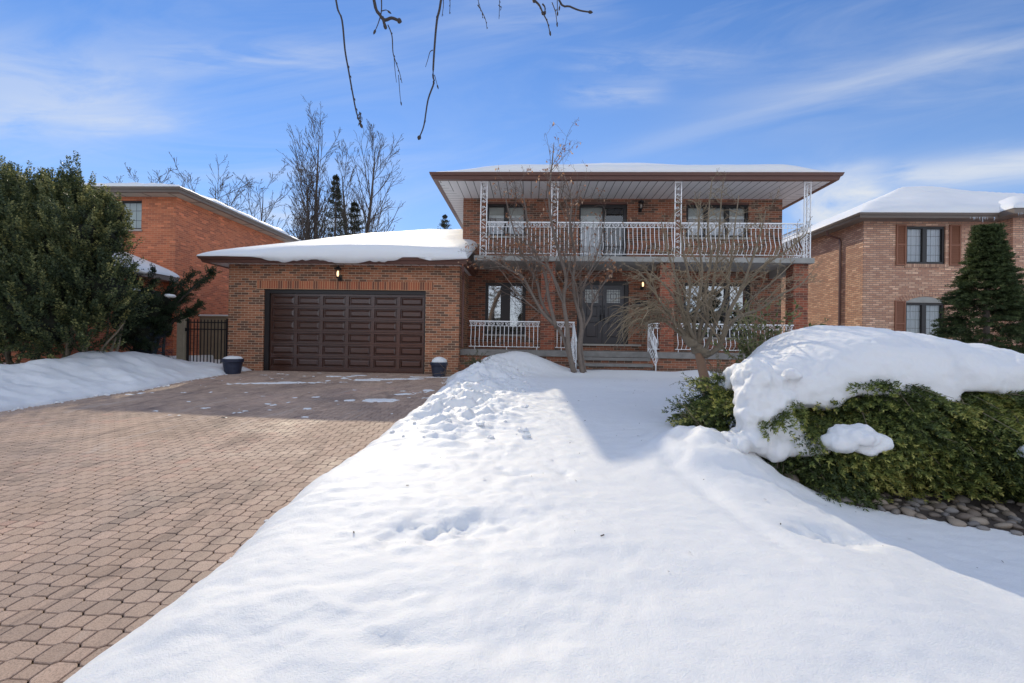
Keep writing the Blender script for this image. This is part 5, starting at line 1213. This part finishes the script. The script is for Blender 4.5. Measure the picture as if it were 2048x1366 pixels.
# ------------------------------------------------------------------ the snow-laden spreading spruce
czx = ([2.0, 2.25, 2.47, 2.63, 2.85, 3.12, 3.55, 4.09, 4.63, 5.41, 6.5, 7.3], [1.38, 1.40, 1.46, 1.55, 1.71, 1.80, 1.80, 1.71, 1.60, 1.43, 1.2, .95])
zfx = ([1.97, 2.13, 2.44, 2.66, 2.83, 3.09, 3.4, 3.66, 3.77, 3.8, 3.95, 4.13, 4.37, 5, 6, 7.2], [1.28, 1.12, 1.08, 1.02, 1.13, 1.16, 1.14, 1.07, 1.07, 1.22, 1.20, 1.15, 1.22, 1.12, 1.05, .85])
def cap():
    rings = []
    for X in np.arange(2.02, 7.25, .05):
        e = sst(1.85, 3.0, X); yc = 4.45+.75*e; zc = np.interp(X, *czx); zf = np.interp(X, *zfx)+.05*float(vnoise(X*7, 1.3, 5))+.04*float(vnoise(X*15, 1.3, 6)); yf = 4.18-.05*e-.10*sst(3.4, 5.5, X)+.06*float(vnoise(X*4, 8.3, 5)); yb = yc+.35+.9*e
        if X > 6.6: zc -= (X-6.6)*.3
        th = np.linspace(0, 1, 12); outer = []
        for t in th: outer.append((X, yf+(yc-yf)*(1-math.cos(t*math.pi/2))*.98, zf+(zc-zf)*math.sin(t*math.pi/2)**.62))
        for t in th[1:7]: outer.append((X, yc+(yb-yc)*t*2*.98, zc-(zc-zf+.1)*(t*2)**2*.75))
        inner = []
        for (xx, yy, zz) in outer[::-1]:
            k = .16; cy, cz = (yc, zf-.3); d = np.array((cy-yy, cz-zz)); d /= np.linalg.norm(d)+1e-9; inner.append((xx, yy+d[0]*k, zz+d[1]*k*.9))
        rings.append(outer+inner)
    parts = [('R', rings)]
    r_ = np.random.default_rng(61)
    for (a, b, c, ra, rb, rc_) in ((2.06, 4.36, 1.28, .16, .22, .17), (2.05, 4.30, 1.10, .17, .18, .17), (2.20, 4.28, 1.03, .17, .16, .16), (1.99, 4.25, .93, .13, .16, .15), (2.17, 4.24, .88, .20, .16, .18), (2.30, 4.22, .82, .17, .15, .14), (2.03, 4.2, .76, .15, .15, .12), (2.2, 4.18, .70, .19, .14, .12), (1.86, 4.22, .70, .14, .16, .09), (2.37, 4.16, .70, .12, .12, .09), (2.5, 4.10, .71, .12, .12, .06),
                              (2.28, 4.3, 1.1, .2, .16, .14)):
        parts.append(('E', ((a-.03, b-.10, c), (ra*.86, rb, rc_))))
    for k in range(26):
        a = 1.9+.5*r_.random(); c = .68+.65*r_.random(); s_ = .035+.05*r_.random(); parts.append(('E', ((a, 4.16+.08*r_.random()-.03, c), (s_, s_, s_))))
    lump(parts, 'shrub_snow', 'great rounded snow cap draped over the spreading spruce, with a lumpy tongue down its left side', .022, .045, 3.2, .011, calm=2.35)
    lump([('E', ((2.66, 3.84, .85), (.17, .2, .075))), ('E', ((2.70, 3.80, .88), (.09, .1, .06))), ('E', ((2.54, 3.84, .79), (.13, .15, .06))), ('E', ((2.78, 3.84, .80), (.13, .15, .07))), ('E', ((2.72, 3.79, .77), (.10, .1, .07)))], 'shrub_snow', 'small oval snow clump resting on the spruce branches below the great snow cap', .017, .035, 5, .008)
    lump([('E', ((4.02, 3.58, .78), (.26, .24, .10))), ('E', ((4.35, 3.60, .76), (.36, .26, .11)))], 'shrub_snow', 'smooth snow clump on the spruce branches at the right edge of the photo', .025, .03, 4, .006)
cap()
def spreading_spruce():
    r_ = np.random.default_rng(71); o = empty('spreading_spruce', (4.2, 4.7, .4), 'broad spreading spruce shrub with green sprays under a heavy snow cap, above the rock bed', 'shrub')
    zl = ([1.8, 2.0, 2.15, 2.9, 3.0, 3.35, 3.5, 3.8, 4.2, 7], [.62, .50, .45, .47, .62, .60, .50, .42, .36, .34])
    nb_ = 300; per = 6; n = nb_*per; xb = 1.9+5.0*((np.arange(nb_)+r_.random(nb_))/nb_)**1.25; bi = np.repeat(np.arange(nb_), per); tb = r_.random(nb_); X = xb[bi]+r_.normal(0, .035, n); zt = np.interp(X, *zfx)+.12; z0_ = np.interp(X, *zl); t = np.clip(tb[bi]+r_.normal(0, .02, n), 0, 1); Z = z0_+(zt-z0_)*t; ob = (r_.random(nb_)*.26-.13)[bi]
    bulge = .14*np.sin(X*3.1+Z*5)+.12*np.sin(X*6.3-Z*9+1)
    Y = 4.30+.12*(1-t)*0-.28*np.sin(np.clip((1-t), 0, 1)*math.pi*.75)+bulge*.6+ob+.04*r_.random(n)+.10*np.clip(2.3-X, 0, .5)-.12*sst(3.4, 4.5, X)*(1-t)
    Z = Z+.05*np.sin(X*9)*np.sin(Z*14)
    B = np.stack([X, Y+.12, Z], -1)
    az = r_.normal(0, .5, nb_)[bi]+np.tile(np.linspace(-.62, .62, per), nb_)-.25*sst(2.6, 1.9, X)*2; D = np.stack([np.sin(az), -np.cos(az), (-.55+r_.normal(0, .2, nb_))[bi]+.25*t-.12*np.abs(np.tile(np.linspace(-1, 1, per), nb_))], -1); D = nrm(D)
    nl = 170; el = nrm(r_.normal(size=(nl, 3))); X[:nl] = 2.22-.30*np.abs(el[:, 0]); Y[:nl] = 4.9+.5*el[:, 1]; Z[:nl] = .72+.42*el[:, 2]; B[:nl] = np.stack([X[:nl], Y[:nl], Z[:nl]], -1); D[:nl] = nrm(np.array((-1, -.5, -.1))+r_.normal(0, .4, (nl, 3)))
    kp = ~((np.arange(n) >= nl) & (X > 1.80) & (X < 2.46) & (Z > .60)); pk = r_.choice(np.where(~kp)[0], min(16, int((~kp).sum())), replace=False); kp[pk] = True; B[pk, 1] = 4.16
    B = B[kp]; D = D[kp]; X = X[kp]; Z = Z[kp]; t = t[kp]; n = len(X)
    L = .28+.20*r_.random(n)
    mb = MB(); st = MB(); tone_s = np.clip(.46+r_.normal(0, .17, nb_+1)[bi[:n]]+.25*np.sin(X*4.2+Z*7+2), 0, 1)
    side = nrm(np.cross(D, np.array((0, 0, 1.0))+r_.normal(0, .25, (n, 3)))); upv = np.cross(side, D)
    # side shoots in a flat fan, each covered in needles
    K = 6
    for q in range(K):
        f = q/(K-1) if K > 1 else 1
        for sg in ((-1, 1) if q < K-1 else (0,)):
            pos = B+D*(L*(.15+.8*f))[:, None]+np.array((0, 0, -1))*(L*.22*f*f)[:, None]; d = nrm(D*(.75 if sg else 1)+side*sg*.75+np.array((0, 0, -.18))); l = L*(.36 if sg else .32)*(1-.45*f)*(.8+.4*r_.random(n))
            m_ = 22; tt = (np.arange(m_)+.5)/m_; pp = pos[:, None]+d[:, None]*(l[:, None]*tt)[..., None]
            ra = nrm(np.cross(d[:, None]+0*pp, r_.normal(size=pp.shape))); nd = nrm(d[:, None]*.75+ra*.8+upv[:, None]*.25)
            tone = np.clip(tone_s[:, None]-.42+.80*tt[None]*(.45+.6*f)+r_.normal(0, .10, (n, m_)), 0, 1)  # tips yellowed as new growth, bases darkened as painted shade between shoots
            blades(mb, pp.reshape(-1, 3), nd.reshape(-1, 3), .034, .0105, tone.ravel(), r_)
    mb.build('foliage', M['spruce'], o)
    for i in range(0, n, 3): st.tube([B[i], B[i]+D[i]*L[i]*.9], [.004, .002], 3, cap=False)
    st.build('twigs', M['bark_tan'], o)
    core = [('E', ((x_, 4.75+.1*math.sin(x_*3), .5*(np.interp(x_, *zl)+np.interp(x_, *zfx))+.16), (.42, .42, .5*(np.interp(x_, *zfx)-np.interp(x_, *zl))+.02))) for x_ in np.arange(2.75, 7.2, .3)]
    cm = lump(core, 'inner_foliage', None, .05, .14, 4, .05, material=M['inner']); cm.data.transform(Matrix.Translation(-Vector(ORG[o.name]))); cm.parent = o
spreading_spruce()
# ------------------------------------------------------------------ river stones under it
def rocks():
    r_ = np.random.default_rng(81); protos = []
    for k in range(6):
        mb = MB(); n, m2 = 12, 8; v = []
        ph = r_.random(4)*6
        for i in range(m2):
            a = math.pi*(i+.5)/m2
            for j in range(n):
                t = 2*math.pi*j/n; q = 1+.12*math.sin(2*t+ph[0])+.08*math.sin(3*t+ph[1])+.08*math.sin(a*3+ph[2]); v.append((q*math.sin(a)*math.cos(t), .74*q*math.sin(a)*math.sin(t), -.48*math.cos(a)))
        f = [(i*n+j, i*n+(j+1) % n, (i+1)*n+(j+1) % n, (i+1)*n+j) for i in range(m2-1) for j in range(n)]+[tuple(range(n))[::-1], tuple((m2-1)*n+j for j in range(n))]
        mb.add(v, f); protos.append(mb)
    objs = []; placed = []
    tries = 0; count = 0; protoobj = {}
    lab = 'smooth rounded grey-brown river stone lying in the rock bed beneath the snow-laden spruce'
    while count < 285 and tries < 9000:
        tries += 1; x = 2.15+2.9*r_.random()**1.1; yl = np.interp(x, [2.1, 2.5, 2.9, 3.4, 5], [3.98, 3.80, 3.50, 3.22, 2.9]); y = yl+.85*r_.random()**1.25; s_ = .028+.036*r_.random()**1.6
        if any((x-a)**2+(y-b)**2 < ((s_+c)*.66)**2 for a, b, c in placed): continue
        placed.append((x, y, s_)); k = int(r_.integers(6))
        if k not in protoobj: o = protos[k].build('river_stone', M['rock'], smooth=True); protoobj[k] = o
        else: o = protoobj[k].copy(); C.objects.link(o)
        z_ = float(snow_z(np.array([x]), np.array([y]))[0]); o.location = (x, y, z_+s_*.30); o.scale = (s_, s_*(.85+.3*r_.random()), s_*(.9+.3*r_.random())); o.rotation_euler = (r_.normal(0, .2), r_.normal(0, .2), r_.random()*6.3)
        tag(o, lab, 'stone', 'river stones in the rock bed under the spruce'); count += 1
rocks()
def bed_z(X, Y):
    yl = np.interp(X, [2.1, 2.5, 2.9, 3.4, 5], [3.98, 3.80, 3.50, 3.22, 2.9]); d = np.minimum(Y-yl-.03, np.minimum(X-2.25, 5.4-Y)); return snow_z(X, Y)+np.clip((d+.16*fbm(X*4, Y*4, 4, 303))*.2, -.02, .006)
tag(sheet('rock_bed', np.arange(2.0, 7.0, .04), np.arange(2.8, 5.5, .04), bed_z, M['dirt']), kind='structure')
# ------------------------------------------------------------------ small plants
def sprig(name, base, label, seed, n=16, h=.35, spread=.8, leaf=(.03, .010), stem=.003, m='broadleaf', nl=26, droop=-.1, tone=.5, bark='twig_olive', dirx=0):
    r_ = np.random.default_rng(seed); o = empty(name, base, label, 'shrub'); st = MB(); lf = MB()
    for k in range(n):
        d = np.array((r_.normal(dirx, spread), r_.normal(0, spread*.7), 1)); p = path(np.array(base)+r_.normal(0, .04, 3)*np.array((1, 1, .2)), d, h*(.5+.8*r_.random()), 6, r_, .12, droop); st.tube(p, np.linspace(stem*1.8, stem*.7, 7), 4, cap=False)
        t = .2+.8*r_.random(nl); f = t*6; j = np.minimum(f.astype(int), 5); B = p[j]+(p[j+1]-p[j])*(f-j)[:, None]; D = nrm(p[j+1]-p[j])*.6+nrm(r_.normal(size=(nl, 3)))*.8; blades(lf, B, D, leaf[0]*(.6+.7*r_.random(nl)), leaf[1], np.clip(tone+r_.normal(0, .22, nl), 0, 1), r_)
    st.build('stem', M[bark], o); lf.build('leaves', M[m], o); return o
def on(px_, py_, Y): q = P(px_, py_, Y); return (q[0], q[1], float(snow_z(q[0], q[1]))+.0)
sprig('juniper_sprig', on(952, 752, 11.6), 'olive juniper sprig poking out of the snow right of the garage', 91, 26, .42, .9, (.05, .012), m='juniper', nl=40, tone=.85)
sprig('dry_twigs', on(905, 745, 12.4), 'pale dry twigs sticking out of the snow beside the right navy pot', 92, 7, .5, .6, (.03, .008), m='dryleaf', nl=7, tone=.8, dirx=-.8)
sprig('small_shrub', on(1410, 838, 4.55), 'small leafy evergreen shrub at the foot of the ornamental tree', 93, 15, .33, .55, (.03, .015), nl=26, dirx=-.35)
sprig('small_shrub', on(1455, 800, 6.4), 'loose thin-leaved evergreen shrub behind the ornamental tree trunk', 94, 44, .72, .5, (.045, .014), nl=40, tone=.45)
sprig('spruce_branch', on(1445, 838, 4.75), 'low dark spruce tuft between the small leafy shrub and the lumpy snow', 95, 22, .30, .7, (.03, .007), m='spruce', nl=70, tone=.4)
sprig('yellowish_shrub', (4.05, 8.2, .9), 'yellow-green broad-leaved shrub standing just behind the left shoulder of the great snow cap', 96, 60, 1.3, .32, (.10, .04), nl=32, tone=.75, stem=.006)
sprig('dry_shrub', on(1440, 740, 8.2), 'thin brown shrub in front of the porch brick base, behind the ornamental tree', 97, 26, .8, .5, (.035, .009), nl=26, tone=.3, m='juniper')
# ------------------------------------------------------------------ overhanging street tree (its trunk stands behind the camera)
def overhang():
    r_ = np.random.default_rng(101); o = empty('overhanging_tree', (-3.4, -3.2, .2), 'near bare tree whose thin dark budded twigs hang into the top of the picture', 'tree')
    tr = MB(); tk = smooth_poly([(-3.4, -3.2, .0), (-3.3, -3.1, 2.2), (-2.9, -2.6, 4.2), (-2.1, -1.2, 5.6), (-1.2, .8, 6.0), (-.4, 2.4, 5.6), (.3, 3.3, 5.0)]); tr.tube(tk, np.linspace(.22, .035, len(tk)), 10)
    tk2 = smooth_poly([(-2.1, -1.2, 5.6), (-1.7, .6, 5.9), (-1.3, 2.2, 5.4), (-.9, 3.0, 4.8)]); tr.tube(tk2, np.linspace(.09, .03, len(tk2)), 8)
    tr.build('trunk', M['bark'], o, smooth=True)
    tw = MB()
    def pl(lst, Y, r0, r1=None, bud=True, link=None):
        p = [P(a, b, Y) for a, b in lst]
        if link is not None: p = [np.array(link), p[0]*.5+np.array(link)*.5+np.array((0, 0, .25))]+p
        p = smooth_poly(p); tw.tube(p, np.linspace(r0, r1 or r0*.5, len(p)), 6)
        e = p[-1]; d = p[-1]-p[-2]; d /= np.linalg.norm(d)
        if bud: tw.tube([e-d*.01, e, e+d*.012, e+d*.022], [r0*.5, r0*1.15+.002, r0*1.0+.002, .001], 6)
        return p
    def buds(p, every=3, s_=.006):
        for i in range(3, len(p)-1, every):
            d = p[i+1]-p[i]; d /= np.linalg.norm(d); q = perp(d, r_); tw.tube([p[i], p[i]+q*s_*1.2+d*s_, p[i]+q*s_*1.3+d*s_*3], [s_*.5, s_*.55, .001], 5)
    A1, A2, A3 = (.0, 2.9, 5.3), (-.95, 2.9, 4.9), (.3, 3.3, 5.0)
    b = pl([(900, -160), (882, 0), (874, 40), (869, 95), (866, 150), (868, 165), (856, 200), (848, 250), (839, 274)], 3.0, .0095, .004, link=A1); buds(b, 4)
    pl([(866, 100), (860, 104), (856, 118), (851, 134)], 3.0, .003, .0015, False); pl([(869, 150), (875, 172)], 3.0, .003)
    b = pl([(660, -150), (672, 0), (684, 40), (690, 100), (697, 140), (705, 185), (713, 225), (722, 250)], 2.7, .0065, .004, link=A2); buds(b, 2, .006)
    for k in range(16): c = P(716+8*r_.random(), 222+34*r_.random(), 2.7); tw.tube([c, c+np.array((r_.normal(0, .006), 0, -.02))], [.0035, .001], 4)
    b = pl([(735, -140), (748, 0), (760, 30), (770, 40), (783, 36), (797, 41)], 2.6, .011, .008, link=A2)
    pl([(762, -20), (763, 20), (757, 45), (750, 62)], 2.6, .004); pl([(764, 22), (772, 20), (777, 23)], 2.6, .003); pl([(765, 34), (770, 52)], 2.6, .008, .009)
    b = pl([(776, 50), (784, 72), (786, 105), (792, 125), (799, 145), (804, 166)], 3.1, .0045, .002, False); buds(b, 3, .005)
    b = pl([(788, 112), (790, 140), (793, 165)], 3.1, .003, .0015, False); b = pl([(797, 150), (800, 190), (802, 205)], 3.1, .0025, .0015)
    for (x0, y0, x1, y1) in ((930, -60, 962, 20), (962, 20, 974, 58), (955, 10, 966, 36), (945, -30, 958, 12), (884, -20, 884, 33), (895, -20, 899, 28), (994, -60, 998, 38), (997, 10, 1001, 20)):
        b = pl([(x0, y0), ((x0+x1)/2+3, (y0+y1)/2), (x1, y1)], 3.4, .0035, .002, False); buds(b, 2, .0045)
    for (x0, y0, x1, y1, r0) in ((1030, -120, 1068, 0, .011), (1068, 0, 1085, 25, .008), (1085, 25, 1100, 66, .005), (1085, 8, 1090, 24, .006), (1108, -60, 1115, 26, .004), (1104, 5, 1114, 48, .0035)):
        b = pl([(x0, y0), ((x0+x1)/2+2, (y0+y1)/2-2), (x1, y1)], 3.2, r0, r0*.7, True); buds(b, 2, .005)
    pl([(1030, -120), (1040, -200)], 3.2, .011, .012, False, link=None); tw.tube([P(1040, -200, 3.2), np.array(A3)], .012, 6)
    for (a_, b_) in (((930, -60), A1), ((994, -60), A1), ((884, -20), A1), ((945, -30), A1), ((895, -20), A1)): tw.tube([P(*a_, 3.4), np.array(b_)], .004, 4)
    tw.tube([P(1108, -60, 3.2), P(1040, -200, 3.2)], .006, 4)
    pl([(1090, -110), (1118, 0), (1140, 13), (1160, 21), (1179, 24)], 2.9, .0065, .0045); tw.tube([P(1090, -110, 2.9), np.array(A3)], .008, 5); pl([(1121, 2), (1119, 15)], 2.9, .003)
    tw.build('crown', M['twig_dark'], o, smooth=True)
overhang()
# ------------------------------------------------------------------ across the street, seen only in the window panes
def across():
    r_ = np.random.default_rng(111)
    for i, (x, w_) in enumerate(((-16, 13), (6, 14))):
        o = empty('opposite_house', (x, -34, 0), ('plain brick house across the street behind the camera, opposite the garage', 'plain brick house across the street behind the camera, opposite the porch')[i], 'house')
        mb = MB(); mb.box(x-w_/2, x+w_/2, -44, -34, -1.4, 4.2); mb.build('wall', M['brick_orange'], o)
        hip(o, (x-w_/2-.6, x+w_/2+.6, -44.6, -33.4), 4.2, .42); rcx = (x-w_/2-.6, x+w_/2+.6, -44.6, -33.4)
        roof_snow('roof_snow', ('snow on the roof of the house across the street opposite the garage', 'snow on the roof of the house across the street opposite the porch')[i], rcx, 4.22, .42, .2, res=.6)
    # a dense windbreak of evergreens further back
    mb = MB(); n = 5200; X = r_.uniform(-75, 60, n); zz = r_.random(n); hh = 7.5+2.5*np.sin(X*.23)+1.6*np.sin(X*.9+1)+1.2*np.sin(X*2.3)
    B = np.stack([X, -60+r_.normal(0, 1.5, n), .2+hh*zz], -1); D = np.stack([r_.normal(0, .5, n), .6+0*X, .3+0*X], -1); blades(mb, B, D, 2.2, 1.5, r_.random(n), r_)
    tag(mb.build('windbreak', M['farneedle']), 'dense dark row of evergreens far behind the camera, seen only in the window panes', 'trees', kind='stuff')
    for i, (x, y, h) in enumerate(((-5, -30, 10), (-26, -38, 12), (15, -46, 14), (-1.5, -50, 15), (20, -32, 9))):
        far_spruce(x, y, h, 2.9, ('tall spruce across the street between the two houses', 'spruce across the street far to the left', 'spruce behind the right house across the street', 'tall spruce far behind the houses across the street', 'low spruce across the street at the right')[i], 120+i, 380)
across()
